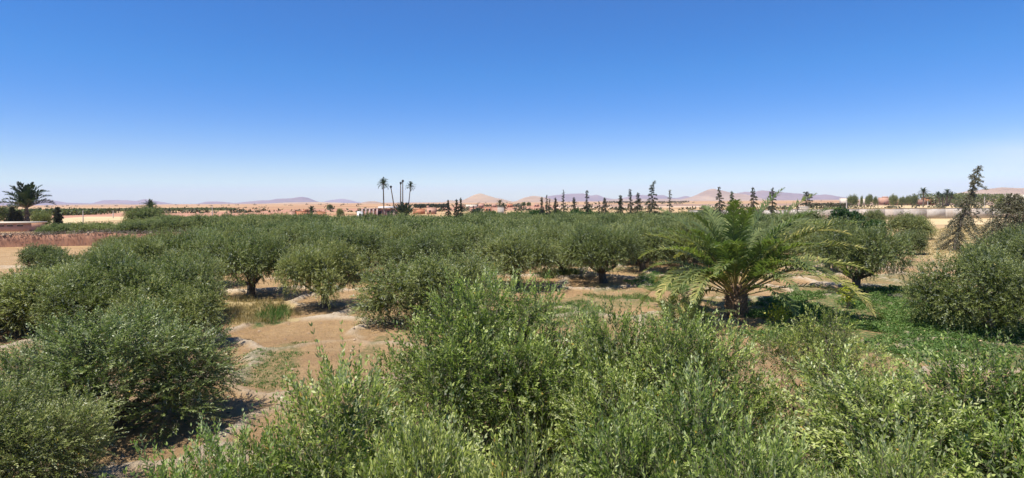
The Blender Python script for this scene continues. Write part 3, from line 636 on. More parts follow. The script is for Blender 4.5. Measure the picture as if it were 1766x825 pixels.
for q, (bx, tx, ty, R, lb) in enumerate([(1622, 1618, 337, 3.3, 'leftmost palm of the clump behind the pale wall'), (1626, 1625, 340, 3.1, 'second palm from the left in the clump behind the pale wall'), (1630, 1632, 338, 3.1, 'short middle palm of the clump behind the pale wall'), (1633, 1634, 333, 3.6, 'tallest palm of the clump behind the pale wall'), (1635, 1641, 338, 3.4, 'palm leaning right in the clump behind the pale wall')]):
    far_palm(gp(bx, 470+q*3), W(tx, ty, 470+q*3), R*1.05, lb, 640+q*20, 'palm clump behind the pale wall', tr=.5, N=24, skirt=1.5)
def dead_palm(b, t, label, tr=.19):
    b = np.array(b); d = np.array(t)-b; r = thing('palm_snag', label, 'dead palm', tuple(b), 0, 'headless palm trunks'); mb = MB(); s = np.linspace(0, 1, 8)[:, None]
    mb.tube(d*s+np.array([d[0], d[1], 0])*(s**1.5-s)*.3, np.linspace(tr*1.3, tr*.8, 8), 8); put('trunk', mb.mesh('snag', M_ptrunk), r)
    mb = MB(); mb.tube([d+np.array([0, 0, -.35]), d+np.array([0, 0, .1]), d+np.array([0, 0, .5])], [tr*1.1, tr*2.1, tr*1.3], 8, wob=.2, rng=np.random.RandomState(4)); put('trunk_head', mb.mesh('snag_head', M_dark), r)
dead_palm(gp(682.5, 209), W(674, 323, 209), 'bare headless palm trunk leaning left by the brick building')
dead_palm(gp(690.5, 206), W(691, 316.5, 206), 'shorter of the two straight headless palm trunks')
dead_palm(gp(694.3, 206), W(694.6, 313, 206), 'taller of the two straight headless palm trunks')
def clump_palm(px, D, L, N, label, seed, elo=40):
    x, y = XD(px, D); r = thing('palm_clump', label, 'palm', (x, y, 0)); rg = np.random.RandomState(seed)
    mb = MB(); mb.tube([(0, 0, -.2), (0, 0, 1.2)], [.6, .4], 8); put('trunk', mb.mesh('clump_trunk', M_boot), r); mb = MB()
    for i in range(N):
        q = i/(N-1); az = i*2.4+rg.uniform(-.2, .2)
        frond_data(mb, seed+i, L*rg.uniform(.8, 1.1), rad(84-elo*q), rad(8+30*q), az, np.array([math.cos(az)*.5, math.sin(az)*.5, .9]), 26, L*.2, L*.055, .1, .12, two=False, rr=.05)
    put('crown', mb.mesh('clump_crown', [M_palmf, M_ptrunk]), r)
clump_palm(696, 200, 5.0, 34, 'bushy low palm clump at the foot of the tall bare trunks', 700, 45)
clump_palm(822, 190, 3.2, 30, 'low palm clump behind the grove below the pointed hill', 740, 40)

# ------------------------------------------------------------------ conifers
def conifer(px, D, ytop, R, label, seed, group='thin dark conifers along the far edge of the grove', lean=0., curl=0., dens=1., needle=.3, mat=None, name='conifer', sub=0, gap=.0, z0=0, pyb=None, b0=.12, taper=.85, droop=.35, th=.14):
    x, y = XD(px, D); top = W(px, ytop, D)[2]; H = top-z0
    r = thing(name, label, 'conifer', (x, y, z0), 0, group); rg = np.random.RandomState(seed); mb = MB()
    t = np.linspace(0, 1, 14)[:, None]; P = np.concatenate([lean*t**1.15+curl*np.clip(t-.8, 0, 1)**1.3*6+.06*np.sin(t*9+seed)*t, .05*np.sin(t*7), t*H], 1); P[0, 2] -= .2
    mb.tube(P, np.linspace(th, .02, 14), 7, wob=.08, rng=rg)
    nb = int(58*dens); BP = []; BD = []; BL = []
    for i in range(nb):
        q = b0+(1-b0)*(i+.5)/nb; az = i*2.4+rg.uniform(-.5, .5); c = np.array([np.interp(q, t[:, 0], P[:, k]) for k in range(3)])
        L = R*(1-q)**taper*rg.uniform(.45, 1.25)+R*.09
        if rg.rand() < gap: L *= .35
        e = rg.uniform(-.25, .35)-(droop*.3 if q < .7 else -.4)
        s = np.linspace(0, 1, 6)[:, None]; d = np.array([math.cos(az)*math.cos(e), math.sin(az)*math.cos(e), math.sin(e)])
        Q = c+d*L*s+np.array([0, 0, -droop])*L*s**2
        mb.tube(Q, np.linspace(max(.015, th*.25*(1-q)), .006, 6), 4); BP.append(Q); BD.append(d); BL.append(L)
    put('trunk', mb.mesh('conifer_trunk', M_cbark), r)
    mb = MB()
    for Q, d, L in zip(BP, BD, BL):
        n = max(10, int(L/needle*22*max(1, needle/.22))); s = rg.uniform(.12, 1, n)**.8; pos = np.stack([np.interp(s, np.linspace(0, 1, 6), Q[:, k]) for k in range(3)], 1)
        pos += rg.normal(0, L*.05+.02, pos.shape); dr = d*.8+rg.normal(0, .65, (n, 3))+np.array([0, 0, -.1])
        leaves(mb, pos, dr, rg.normal(size=(n, 3)), needle*rg.uniform(.5, 1.15, n), needle*.3, np.clip(rg.normal(.45, .22, n), 0, 1))
    n = int(60*dens); s = rg.uniform(.55, 1, n); pos = np.stack([np.interp(s, t[:, 0], P[:, k]) for k in range(3)], 1)
    leaves(mb, pos, rg.normal(0, .5, (n, 3))+np.array([0, 0, .8]), rg.normal(size=(n, 3)), needle, needle*.3, rg.uniform(.2, .7, n))
    put('crown', mb.mesh('conifer_crown', mat or M_con), r)
CON = [(773, 346, 1.0, 'leftmost small conifer before the dark treeline'), (787, 345, 1.1, 'second small conifer left of the pointed hill'), (795, 342, 1.1, 'taller third conifer left of the pointed hill'),
       (934, 341, 1.1, 'first conifer at the left end of the main row'), (943, 337, .8, 'thin conifer second in the main row'), (947.5, 343.5, .7, 'short thin conifer third in the main row'), (958, 342, 1.3, 'stubby wide conifer left of the slim tall spire'),
       (972, 328, .95, 'slim tall spire in the left part of the row'), (989.6, 342, 1.3, 'stubby conifer right of the slim tall spire'), (1012.5, 329.5, 1.2, 'lone tall pointed conifer above the bright green trees'), (1033, 348, .7, 'shortest thin conifer, between two larger ones'),
       (1043, 342, 1.4, 'wide low conifer left of the trio'), (1070, 338, 1.8, 'bushy conifer that begins the close group of four'), (1087, 327, 1.3, 'narrow conifer second in the close group of four'), (1100, 333, 1.7, 'wide-based conifer third in the close group of four'),
       (1124, 313, 1.9, 'tallest conifer in the row, its tip bent to the right'), (1155, 328, 1.2, 'pale grey see-through conifer right of the tallest one'), (1240.6, 323, 1.9, 'conifer standing before the purple hill'),
       (1262, 331, 1.6, 'pale green feathery conifer behind the big palm crown'), (1299, 324, 1.7, 'pointed conifer rising above the top of the big palm'), (1332, 325, 1.9, 'dark conifer rising over the right side of the big palm crown'), (1375, 350, .8, 'small thin conifer right of the big palm crown')]
for q, (px, yt, R, lb) in enumerate(CON):
    conifer(px, 118+((q*37) % 9), yt, R*1.15, lb, 800+q*3, curl=(.9 if px == 1124 else 0), dens=(.6 if R < 1 else 1.) if px != 1155 else .7, gap=.2, mat=M_conw if px == 1155 else (M_green if px == 1262 else None), needle=.27, taper=.95)
conifer(1645, 70, 287, 2.8, 'tall ragged brown-green conifer leaning right in front of the pale wall', 900, None, lean=3.0, dens=2.0, needle=.22, mat=M_conw, gap=.4, b0=.06, taper=.8, droop=.7, th=.24)
conifer(1712, 62, 338, 3.4, 'drooping brown conifer at the right edge before the pale wall', 910, None, lean=2.2, dens=1.5, needle=.25, mat=M_conw, gap=.2, b0=.12, taper=.45, droop=.7, th=.2)
conifer(1775, 66, 342, 3.3, 'drooping brown conifer cut by the right picture edge', 920, None, lean=-.8, dens=1.4, needle=.25, mat=M_conw, gap=.2, b0=.15, taper=.45, droop=.7, th=.2)
conifer(20, 188, 358, 1.5, 'dark cypress behind the big left palm, left of its trunk', 930, 'cypresses beyond the earth wall', dens=1.3, needle=.5, taper=.4, b0=.05)
conifer(33, 190, 364, 1.5, 'squat dark cypress close against the left palm trunk', 935, 'cypresses beyond the earth wall', dens=1.3, needle=.5, taper=.4, b0=.05)
conifer(99, 176, 359, 1.3, 'dark cypress alone on the ochre ground right of the left palm', 940, 'cypresses beyond the earth wall', dens=1.3, needle=.5, taper=.4, b0=.05)
conifer(1392, 205, 331.5, 2.3, 'thin-trunked ragged tree behind the left end of the pale wall', 950, None, dens=.6, needle=.32, b0=.42, taper=.3, droop=.1)

# far trees
gf = 'small trees on the far plain'
for q, (px, D, yt, R, k, lb) in enumerate([
    (70, 160, 366, 3.4, 'far', 'small rounded tree right of the big left palm trunk'), (8, 200, 357, 6.5, 'far', 'spreading tree cut by the left picture edge behind the palm'),
    (568, 500, 353, 3.2, 'far', 'small dark bush alone on the golden slope'), (586, 260, 359, 2.2, 'far', 'dark bush right of the small ochre wall'),
    (1470, 480, 336.5, 5.0, 'far', 'round tree right of the small white building'), (1486, 520, 338.5, 1.6, 'far', 'narrow tree right of the round one'),
    (1499, 540, 336, 4.6, 'far', 'left tree of the pair left of the pink building'), (1510, 545, 338.5, 3.0, 'far', 'right tree of the pair left of the pink building'),
    (1541, 500, 336, 5.0, 'far', 'tree right of the pink building'), (1555, 560, 340, 3.4, 'far', 'first small tree left of the single tall palm'), (1565, 560, 338.5, 3.4, 'far', 'second small tree left of the single tall palm'),
    (1572, 570, 337.5, 3.4, 'far', 'third small tree left of the single tall palm'), (1578, 570, 336.5, 3.6, 'far', 'fourth and tallest small tree left of the single tall palm'),
    (903, 700, 348.6, 3.6, 'far', 'dark small tree on the plain below the rounded hill, left'), (912, 720, 349, 3.6, 'far', 'dark small tree on the plain below the rounded hill, right'),
    (1735, 300, 335, 6.0, 'far', 'broad green tree beside the cream building at the right edge')]):
    tree(k, *XD(px, D), R*.8, max(2., W(px, yt, D)[2]), lb, 'tree', gf, name='broadleaf_tree', v=q)

def wood(pa, pb, D, ytop, thick, label, seed, n=2600, mat=M_scrub, s=1.6):
    rg = np.random.RandomState(seed); xa = XD(pa, D)[0]; xb = XD(pb, D)[0]; mb = MB()
    x = rg.uniform(xa, xb, n); y = D+rg.uniform(0, thick, n); pxs = x/D*F+883; zt = EYE+((HZ-ytop)/F-ROLL*(pxs-883)/F)*D+(0 if True else 0)
    yh = EYE+((HZ-(ytop+ROLL*(883-pxs)*0))/F)*D
    top = np.maximum(1.5, EYE+(HZ-ytop)/F*D-ROLL*(((pa+pb)/2-883)/F)*D)*(.62+.5*fbm(x*.09+seed, y*.02, 3))
    z = rg.uniform(0, 1, n)**.6*top
    leaves(mb, np.stack([x, y, z], 1), rg.normal(size=(n, 3))+np.array([0, 0, .4]), rg.normal(size=(n, 3)), s*rg.uniform(.5, 1.2, n), s*.6, np.clip(rg.normal(.4, .2, n), 0, 1))
    o = put('treeline', mb.mesh('treeline', mat)); props(o, label, 'treeline', kind='stuff')
wood(-40, 110, 330, 363, 40, 'hazy green wood behind the left palm', 1, 6000, M_olfar)
wood(105, 385, 520, 361, 30, 'long dark green belt of trees across the left plain', 2, 9000, M_olfar)
wood(712, 772, 620, 352, 20, 'dark belt of trees left of the pointed hill', 3, 2600, M_con)
wood(1640, 1752, 560, 333, 60, 'green wood behind the palm clump at the right', 4, 6000, M_olfar)
wood(1402, 1470, 400, 351, 6, 'dark low hedge across the field behind the pale wall', 5, 1500, M_scrub, 1.)
wood(780, 900, 650, 352.5, 8, 'thin dark hedge along the village below the pointed hill', 6, 1500, M_con, 1.4)
wood(1040, 1190, 1400, 347.5, 20, 'dark thin hedge line at the foot of the far mountains', 7, 2000, M_con, 2.2)

# scrub dotted over the plain
rg = np.random.RandomState(21); mb = MB()
n = 520; D = 380+np.exp(rg.uniform(0, np.log(3200), n)); px = rg.uniform(-100, 1866, n); cx = (px-883)/F*D
keep = fbm(cx*.004, D*.004, 3) > .42; D, cx = D[keep], cx[keep]
for k in range(14):
    m = len(D); sz = rg.uniform(.7, 2.2, m)*(1+D/1500); leaves(mb, np.stack([cx+rg.normal(0, 1, m)*sz*.6, D+rg.normal(0, 1, m)*sz*.6, rg.uniform(0, .5, m)*sz], 1), rg.normal(size=(m, 3))+np.array([0, 0, .5]), rg.normal(size=(m, 3)), sz*.9, sz*.5, rg.uniform(0, 1, m))
props(put('scrub', mb.mesh('scrub', M_scrub)), 'dry dark scrub dotted over the far plain', 'scrub', kind='stuff')

# ------------------------------------------------------------------ walls and buildings
def earth_wall():
    r = thing('earth_wall', 'long red rammed-earth wall topped with dry thorn brush at the left', 'wall', (0, 0, 0)); rg = np.random.RandomState(5)
    a = np.array([-100., 82.]); b = np.array([-30., 95.]); n = 140; s = np.linspace(0, 1, n); P = a+(b-a)*s[:, None]; d = (b-a)/np.linalg.norm(b-a); nr = np.array([-d[1], d[0]])
    h = 1.75+.25*(fbm(s*14, s*0, 4)-.5)*2; V = []
    for i in range(n):
        w = .3; k = rg.uniform(-.04, .04)
        for (o, z) in ((-w-.1, -.3), (-w+k, h[i]*.5), (-w*.8, h[i]-.06), (w*.8, h[i]), (w+.1, -.3)): V.append((*(P[i]+nr*o), z))
    Q = [(i*5+j, (i+1)*5+j, (i+1)*5+j+1, i*5+j+1) for i in range(n-1) for j in range(4)]
    mb = MB(); mb.add(V, Q); put('wall_body', mb.mesh('earth_wall', M_adobe), r)
    mb = MB(); m = 9000; t = rg.rand(m); hh = np.interp(t, s, h); clump = .35+.8*fbm(t*60, t*0+3, 4)
    pos2 = a+(b-a)*t[:, None]+nr*rg.normal(-.12, .28, m)[:, None]; z = hh+rg.uniform(-.22, .42, m)*clump
    leaves(mb, np.stack([pos2[:, 0], pos2[:, 1], z], 1), rg.normal(size=(m, 3)), rg.normal(size=(m, 3)), rg.uniform(.2, .55, m), .05, rg.rand(m))
    o = put('thorn_brush', mb.mesh('thorn_brush', M_brush), r); o['kind'] = 'stuff'
    mb = MB()
    for i in range(34):
        t = rg.rand(); p = a+(b-a)*t; z = np.interp(t, s, h); w = rg.uniform(.1, .28); hh = rg.uniform(.1, .25); mb.tube([(p[0], p[1]-.15, z-.05), (p[0], p[1]-.15, z+hh*.5), (p[0], p[1]-.15, z+hh)], [w*.9, w, w*.5], 6, wob=.25, rng=rg)
    put('coping_stones', mb.mesh('coping_stones', M_lane), r)
earth_wall()
def pale_wall():
    x0, x1, D = 52.5, 176., 182.; r = thing('concrete_wall', 'long pale stained boundary wall across the right side behind the conifers', 'wall', (x0, D, 0)); L = x1-x0
    rg = np.random.RandomState(9); k = 0.; mb = MB(); cb = MB()
    while k < L:                                                    # rendered bays, each a little out of line
        w = rg.uniform(5, 8); h = 3.15+rg.uniform(-.1, .06); y = rg.uniform(-.04, .04); mb.box(k, min(k+w-.03, L), y, y+.3, -.3, h); cb.box(k, min(k+w-.03, L), y-.05, y+.35, h+.003, h+.09); k += w
    put('wall_panel', mb.mesh('pale_wall', M_conc), r); put('coping', cb.mesh('coping', M_gold), r)
pale_wall()
def house(px0, px1, D, ytop, label, mat, name='house', cat='house', depth=6, group=None, openings=(), roof=None, par=.35, blocks=(), ground_z=0., body='wall'):
    xa = XD(px0, D)[0]; xb = XD(px1, D)[0]; w = xb-xa; h = W((px0+px1)/2, ytop, D)[2]-ground_z; r = thing(name, label, cat, ((xa+xb)/2, D, ground_z), 0, group)
    h = max(h, 1.2)
    mb = MB(); mb.box(-w/2, w/2, 0, depth, -.5, h-par)
    if not roof:
        for b in ((-w/2, w/2, 0, .25), (-w/2, w/2, depth-.25, depth), (-w/2, -w/2+.25, .25, depth-.25), (w/2-.25, w/2, .25, depth-.25)): mb.box(*b, h-par, h)
    for (f0, f1, z1) in blocks: mb.box(-w/2+w*f0, -w/2+w*f1, .3, depth*.6, h-par, h+z1)
    put(body, mb.mesh('house_wall', mat), r)
    if roof: mb = MB(); mb.box(-w/2-.3, w/2+.3, -.4, depth+.3, h-par, h-par+.28); put('roof', mb.mesh('roof', roof), r)
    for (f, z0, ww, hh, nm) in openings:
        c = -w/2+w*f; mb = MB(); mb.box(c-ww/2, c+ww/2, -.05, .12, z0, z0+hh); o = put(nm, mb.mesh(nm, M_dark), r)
        mb = MB(); mb.box(c-ww/2-.08, c+ww/2+.08, -.1, -.052, z0+hh, z0+hh+.1); put('lintel', mb.mesh('lintel', M_cream), o)
    return r
# red brick building in two sections
def brick_building():
    D = 220.; x0 = XD(624.5, D)[0]; x1 = XD(650.5, D)[0]; x2 = XD(681, D)[0]
    r = thing('brick_building', 'long red brick building with pinkish piers and a white roof by the tall palms', 'building', (x0, D, 0)); a = x1-x0; b = x2-x0
    mb = MB(); mb.box(0, a, .1, 6, -.3, 3.6); mb.box(a+.01, b, .5, 6, -.3, 3.6); put('wall', mb.mesh('brick_wall', M_brick), r)
    for i in range(5):
        x = a*i/4; mb = MB(); mb.box(x-.28, x+.28, -.12, .09, -.3, 3.66); put('pier', mb.mesh('pier', M_pier), r)
    mb = MB(); mb.box(-.3, a+.3, -.1, 6.1, 3.67, 3.85); put('roof', mb.mesh('beam', M_pier), r)
    mb = MB(); mb.box(a+.35, b-.3, -.1, 6.2, 3.87, 4.5); o = put('roof', mb.mesh('white_roof', M_white), r); o['label'] = 'white flat roof over the right section'
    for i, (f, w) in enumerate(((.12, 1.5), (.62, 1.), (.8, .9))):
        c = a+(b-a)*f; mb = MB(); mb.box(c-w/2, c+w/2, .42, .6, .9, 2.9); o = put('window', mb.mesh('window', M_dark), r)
        mb = MB(); mb.box(c-w/2-.12, c-w/2, .36, .5, .8, 3.0); mb.box(c+w/2, c+w/2+.12, .36, .5, .8, 3.0); mb.box(c-w/2-.12, c+w/2+.12, .36, .5, .66, .79); put('frame', mb.mesh('frame', M_cream), o)
    for f in (.4, .95):
        c = a+(b-a)*f; mb = MB(); mb.box(c-.25, c+.25, .2, .49, -.3, 3.6); put('pier', mb.mesh('pier', M_pier), r)
brick_building()
house(615.5, 623, 215, 364.8, 'small white shed with a dark doorway left of the brick building', M_white, 'shed', 'shed', 2.5, openings=((.7, 0.2, .8, 1.9, 'door'),))
house(-30, 48.5, 137, 383.4, 'long low pinkish building with a pale flat roof at the left edge', M_pink, 'low_building', 'building', 5, roof=M_cream, openings=((.4, 1.2, 1.3, .3, 'window'), (.6, 1.2, 1.3, .3, 'window'), (.82, 1.2, 1.3, .3, 'window')), par=.3)
house(509, 526, 205, 364.3, 'low ochre-red house with a raised right corner beside the short palm', M_orange, blocks=((.8, 1., .5),), openings=((.3, .8, .8, 1., 'window'), (.6, .8, .8, 1., 'window')))
house(497, 506, 203, 364.5, 'tiny orange hut left of the low ochre-red house', M_pink, 'hut', 'hut', 2.5, openings=((.6, .3, .6, 1.6, 'door'),))
house(545, 561, 215, 365, 'low reddish garden wall right of the short palm', M_orange, 'garden_wall', 'wall', .4, body='wall_body')
house(735.5, 750, 300, 358.2, 'pale pink house with a stepped roof before the dark treeline', M_pink, openings=((.4, 1., .9, 1., 'window'),), blocks=((.0, .2, .9),))
house(712, 733, 310, 360.4, 'long low ochre wall left of the pale pink house', M_orange, 'garden_wall', 'wall', .4, body='wall_body')
gv = 'village houses below the pointed hill'
for px0, px1, D, yt, lb, m in [
    (783, 798, 560, 354, 'long low pink village house behind the three small conifers', M_pink), (803, 822, 580, 353, 'village house left of the rising ground, with a dark flat front', M_cream),
    (825, 834, 600, 351, 'small pink village house directly under the pointed hill peak', M_pink), (836, 847, 330, 358.2, 'orange hut with a dark doorway among the low palms', M_orange),
    (848, 856, 640, 352.2, 'pink village house right of the hill peak', M_pink), (874, 884, 640, 351.8, 'ochre village house right of the leaning palm', M_orange), (887, 898, 660, 352.2, 'cream village house at the right end of the village', M_cream), (921, 930, 680, 351.4, 'small pink house just left of the conifer row', M_pink)]:
    house(px0, px1, D, yt, lb, m, 'village_house', 'house', 7, gv, ((.3, 1., 1., 1.2, 'window'), (.7, .2, 1., 2., 'door')))
house(858, 869, 255, 357.3, 'grey block wall under the small leaning palm', M_conc, 'block_wall', 'wall', .4, body='wall_body')
gr = 'houses on the far plain at the right'
house(1454, 1464, 620, 342, 'small white house on the right plain', M_cream, 'village_house', 'house', 7, gr, ((.5, 1.2, 1.2, 1.2, 'window'),))
house(1521, 1535, 640, 340.8, 'pink house between the small trees on the right plain', M_pink, 'village_house', 'house', 7, gr, ((.3, 1., 1.2, 1.4, 'window'),), blocks=((.3, .8, 1.),))
house(1489, 1497, 650, 343, 'low tan house left of the tree pair on the right plain', M_cream, 'village_house', 'house', 7, gr, ((.5, .3, 1., 2., 'door'),))
house(1597, 1610, 600, 340.4, 'ochre house with a shaded veranda right of the single tall palm', M_orange, 'village_house', 'house', 7, gr, ((.35, .5, 3.4, 2.2, 'veranda'),), roof=M_pink)
house(1610.5, 1616, 600, 339, 'taller cream-ochre block attached right of the veranda house', M_cream, 'village_house', 'house', 7, gr, ((.5, 1.6, .9, 1.2, 'window'),))
house(1535, 1596, 590, 345, 'long low pink boundary wall on the right plain', M_pink, 'boundary_wall', 'wall', .5, None, body='wall_body')
house(1757, 1795, 280, 335, 'cream house cut by the right picture edge', M_cream, 'house', 'house', 8, None, ((.3, 3., 1.1, 1.3, 'window'), (.7, 3., 1.1, 1.3, 'window')))
house(1383, 1396, 196, 356.2, 'grey block shed behind the left end of the pale wall', M_conc, 'shed', 'shed', 3, None, ((.5, .2, .9, 2., 'door'),))
def pole(px, D, ytop, label, w=.12):
    x, y = XD(px, D); h = W(px, ytop, D)[2]; r = thing('utility_pole', label, 'pole', (x, y, 0), 0, 'pale poles on the plain')
    mb = MB(); mb.tube([(0, 0, -.3), (0, 0, h*.5), (0, 0, h)], [w*1.4, w*1.1, w*.8], 6); put('pole_shaft', mb.mesh('pole', M_pole), r)
    mb = MB(); mb.box(-.55, .55, -.05, .05, h-.45, h-.35); put('crossarm', mb.mesh('crossarm', M_dark), r)
pole(143, 170, 363, 'pale pole on the golden strip beyond the earth wall'); pole(195, 260, 363, 'pale pole second from the left on the left plain', .15); pole(366, 168, 356.5, 'pale pole at the far edge of the left grove')
pole(1460, 330, 344.5, 'pale pole in front of the small white house', .2); pole(1600, 400, 346.5, 'pale post right of the single tall palm', .2); pole(1698, 300, 339.5, 'pale pole behind the drooping brown conifer', .16)

# grazing animal
def animal():
    x, y = XD(1583, 420); r = thing('donkey', 'black donkey standing sideways in the field left of the single tall palm', 'donkey', (x, y, 0), 0, None, (1.25, 1.25, 1.25))
    me = bpy.data.meshes.new('donkey_body')
    v = [(0, 0, 1.0), (.45, 0, 1.02), (.8, 0, 1.0), (-.45, 0, 1.0), (-.75, 0, 1.02), (1.05, 0, 1.2), (1.25, 0, 1.42), (1.5, 0, 1.25), (1.65, 0, 1.12), (-.9, 0, .95), (-.98, 0, .6)]
    e = [(0, 1), (1, 2), (0, 3), (3, 4), (2, 5), (5, 6), (6, 7), (7, 8), (4, 9), (9, 10)]; R = [.3, .3, .27, .32, .28, .18, .15, .11, .08, .07, .04]
    for (bx, root, ks) in ((.72, 2, .03), (-.68, 4, -.06)):
        for s in (-1, 1):
            i = len(v); v += [(bx, s*.17, .78), (bx+ks, s*.18, .42), (bx+ks*.3, s*.18, .04)]; R += [.13, .065, .055]; e += [(root, i), (i, i+1), (i+1, i+2)]
    for s in (-1, 1): i = len(v); v += [(1.2, s*.08, 1.68)]; R += [.035]; e += [(6, i)]
    me.from_pydata(v, e, []); me.materials.append(M_hide); o = put('body', me, r)
    m = o.modifiers.new('skin', 'SKIN'); sk = me.skin_vertices[0].data
    for i, q in enumerate(R): sk[i].radius = (q, q)
    sk[0].use_root = True; o.modifiers.new('sub', 'SUBSURF').levels = 1
animal()

# ------------------------------------------------------------------ ground plants
def scatter(poly, n, seed, wob=.5):
    p = np.array([G(*q) for q in poly]); rg = np.random.RandomState(seed); x = rg.uniform(p[:, 0].min()-2, p[:, 0].max()+2, n*3); y = rg.uniform(p[:, 1].min()-2, p[:, 1].max()+2, n*3)
    k = softpoly(x, y, poly, wob, seed % 50)
    x, y = x[k][:n], y[k][:n]; z, _ = ground_height(x, y); return x, y, z, rg
def tufts(name, poly, n, blades, h, w, mat, label, cat, seed, wob=.5, tb=.4, dens=None):
    x, y, z, rg = scatter(poly, n, seed, wob); mb = MB()
    if dens: k = fbm(x*.5+seed, y*.5, 3) > dens; x, y, z = x[k], y[k], z[k]
    m = len(x); base = rg.normal(tb, .15, m); hh = h*rg.uniform(.5, 1.3, m)*(.6+.8*fbm(x*.8, y*.8, 3))
    for b in range(blades):
        d = rg.normal(0, .35, (m, 3)); d[:, 2] = rg.uniform(.5, 1.1, m)
        leaves(mb, np.stack([x+rg.normal(0, h*.25, m), y+rg.normal(0, h*.25, m), z-.01], 1), d, rg.normal(size=(m, 3)), hh*rg.uniform(.6, 1.1, m), w, np.clip(base+rg.normal(0, .12, m), 0, 1))
    props(put(name, mb.mesh(name, mat)), label, cat, kind='stuff')
def clover():
    x, y, z, rg = scatter(CLOVER, 30000, 4, .8); k = fbm(x*.45, y*.45, 4)+rg.normal(0, .05, len(x)) > .43; x, y, z = x[k], y[k], z[k]; m = len(x); mb = MB(); b = rg.normal(.5, .12, m)
    for q in range(3):
        d = rg.normal(size=(m, 3)); d[:, 2] = rg.uniform(.05, .7, m); P = np.stack([x+rg.normal(0, .05, m), y+rg.normal(0, .05, m), z+rg.uniform(.02, .2, m)*(.4+fbm(x*.7, y*.7, 3))], 1)
        leaves(mb, P, d, rg.normal(size=(m, 3)), rg.uniform(.06, .13, m), .06, np.clip(b+rg.normal(0, .15, m), 0, 1))
    props(put('clover', mb.mesh('clover', M_clov)), 'low bright green clover covering the ground right of the big palm', 'ground cover', kind='stuff')
clover()
tufts('dry_grass', STRAW1, 2000, 7, .34, .022, M_straw, 'tall dry straw-coloured grass left of the bare basin', 'grass', 11)
tufts('green_grass', [(445, 556), (450, 535), (495, 533), (498, 550), (470, 560)], 420, 8, .55, .028, M_grass, 'upright green grass clump amid the dry grass', 'grass', 12, .2, .45)
tufts('green_grass', GREEN2, 1500, 6, .22, .03, M_grass, 'short green grass beside the shaded bare strip', 'grass', 13, .5, .5)
tufts('green_grass', GREEN3, 900, 6, .5, .035, M_grass, 'pale green grass in front of the packed grove', 'grass', 14, .4, .75)
tufts('green_grass', GREEN4, 2600, 5, .2, .025, M_grass, 'thin grass behind the bright foreground olives', 'grass', 15, .5, .6, .48)
tufts('green_grass', GREEN6, 1500, 5, .12, .02, M_grass, 'sparse weeds on the bare basin rim', 'grass', 16, .6, .6, .5)
ALLG = [(330, 800), (360, 520), (650, 500), (670, 560), (640, 800)]
tufts('straw_litter', ALLG, 5000, 3, .07, .012, M_straw, 'fine straw litter on the bare basin soil', 'straw', 17, .2, .5)
tufts('straw_litter', [(880, 520), (890, 480), (1220, 455), (1230, 500)], 3500, 3, .09, .014, M_straw, 'fine straw litter on the shaded bare strip', 'straw', 18, .2, .5)
tufts('dry_grass', STRAW2, 9000, 4, .3, .06, M_straw, 'golden dry grass on the tan slope before the pale wall', 'grass', 19, .8, .55)
tufts('dry_grass', [(1290, 640), (1300, 590), (1410, 590), (1430, 640), (1400, 680), (1300, 680)], 900, 4, .14, .015, M_straw, 'dry grass on the shaded soil right of the big palm', 'grass', 20, .3, .4)
def litter():
    rg = np.random.RandomState(44); P = []
    for (x, y, R) in placed:
        if y < 62 and R > 1.4: n = 260; a = rg.uniform(0, 6.28, n); q = R*1.15*rg.uniform(0, 1, n)**.6; P.append(np.stack([x+np.cos(a)*q, y+np.sin(a)*q], 1))
    P = np.concatenate(P); z, _ = ground_height(P[:, 0], P[:, 1]); n = len(P); mb = MB(); d = rg.normal(size=(n, 3)); d[:, 2] = rg.uniform(.02, .2, n)
    leaves(mb, np.stack([P[:, 0], P[:, 1], z+.012], 1), d, np.array([0, 0, 1.])+rg.normal(0, .3, (n, 3)), rg.uniform(.06, .2, n), rg.uniform(.02, .05, n), rg.rand(n))
    props(put('leaf_litter', mb.mesh('leaf_litter', M_brush)), 'dry brown leaf and twig litter under the olives', 'litter', kind='stuff')
litter()
def sapling(px, py, H, R, label, seed, n=260, mat=M_yel, ll=.12):
    x, y = G(px, py); r = thing('yellow_shrub', label, 'shrub', (x, y, gz(x, y)), 0, 'yellow-leaved shrubs by the clover'); rg = np.random.RandomState(seed); mb = MB(); cb = MB()
    for i in range(9):
        a = i*2.4; e = np.array([math.cos(a)*R*rg.uniform(.3, .8), math.sin(a)*R*rg.uniform(.3, .8), H*rg.uniform(.55, 1)]); t = np.linspace(0, 1, 5)[:, None]; P = e*t+np.array([0, 0, -.05]); mb.tube(P, np.linspace(.022, .006, 5), 5)
        m = n//9; s = rg.uniform(.35, 1.05, m)[:, None]; leaves(cb, e*s+rg.normal(0, R*.16, (m, 3)), rg.normal(size=(m, 3))+np.array([0, 0, .3]), rg.normal(size=(m, 3)), ll*rg.uniform(.7, 1.2, m), ll*.55, rg.uniform(.1, 1, m))
    put('trunk', mb.mesh('sapling_stems', M_twig), r); put('crown', cb.mesh('sapling_crown', mat), r)
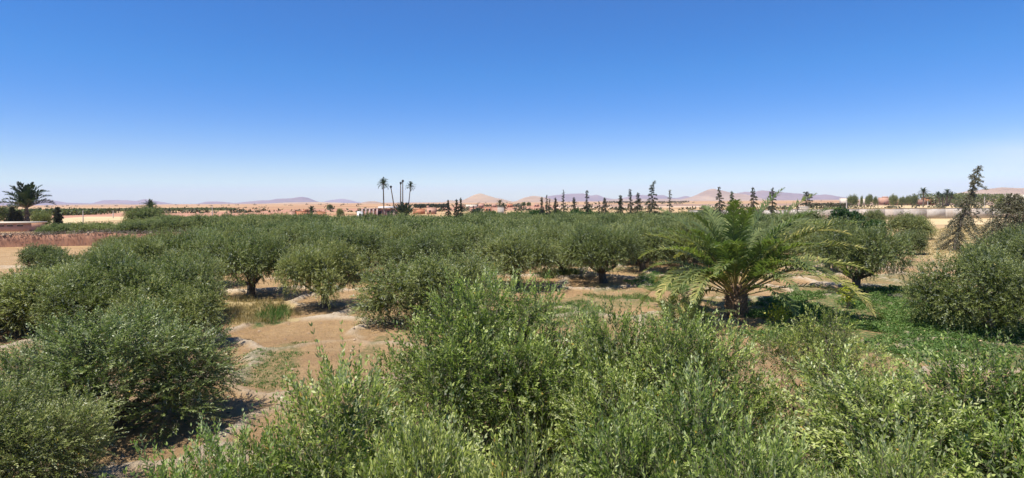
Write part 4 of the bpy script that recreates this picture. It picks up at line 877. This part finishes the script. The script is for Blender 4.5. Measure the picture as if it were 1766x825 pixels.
sapling(1344, 566, 1.05, .75, 'bright yellow-leaved low shrub right of the big palm trunk', 31, 520)
sapling(1463, 532, 1.6, .6, 'yellow-green sapling in the shade of the tall green olive', 32, 560)

def stones():
    rg = np.random.RandomState(8); n = 2600; x = rg.uniform(-26, 26, n); y = rg.uniform(14, 62, n); z, _ = ground_height(x, y); sz = .02+.07*rg.rand(n)**3
    base = np.array([(1, 0, 0), (0, 1, 0), (-1, 0, 0), (0, -1, 0), (0, 0, .8), (0, 0, -.6)])
    V = base[None]*sz[:, None, None]*rg.uniform(.6, 1.3, (n, 6, 3))+np.stack([x, y, z+sz*.2], 1)[:, None]
    mb = MB(); i = np.arange(n)[:, None]*6
    for q in ((0, 1, 4, 4), (1, 2, 4, 4), (2, 3, 4, 4), (3, 0, 4, 4)): mb.add(V.reshape(-1, 3) if False else np.zeros((0, 3)), np.zeros((0, 4), int))
    Vt = []
    for a, b in ((0, 1), (1, 2), (2, 3), (3, 0)):
        m = (V[:, a]+V[:, b])/2*.55+V[:, 4]*.45; Vt.append(np.stack([V[:, a], V[:, b], m+(V[:, 4]-m)*.6, V[:, 4]], 1)); 
    for q in Vt: mb.add(q.reshape(-1, 3), np.arange(n*4).reshape(-1, 4))
    props(put('stones', mb.mesh('stones', M_clod)), 'small stones and clods strewn over the bare soil', 'stones', kind='stuff')
M_clod = plain('clods', (.24, .15, .08), (.52, .38, .24), .8)
stones()

# ------------------------------------------------------------------ haze
mb = MB(); mb.box(-24500, 24500, -200, 24400, -7, 560)
mh, nt, bs = newmat('haze'); nt.nodes.remove(bs); pv = nt.nodes.new('ShaderNodeVolumePrincipled')
pv.inputs['Color'].default_value = (.62, .72, 1, 1); pv.inputs['Density'].default_value = 3.6e-5; pv.inputs['Anisotropy'].default_value = -.05
nt.links.new(pv.outputs[0], nt.nodes['Material Output'].inputs['Volume'])
o = put('haze', mb.mesh('haze', mh)); props(o, 'thin pale haze over the plain', 'haze', kind='stuff')
print('TREES', len(placed), 'OBJS', len(bpy.data.objects))
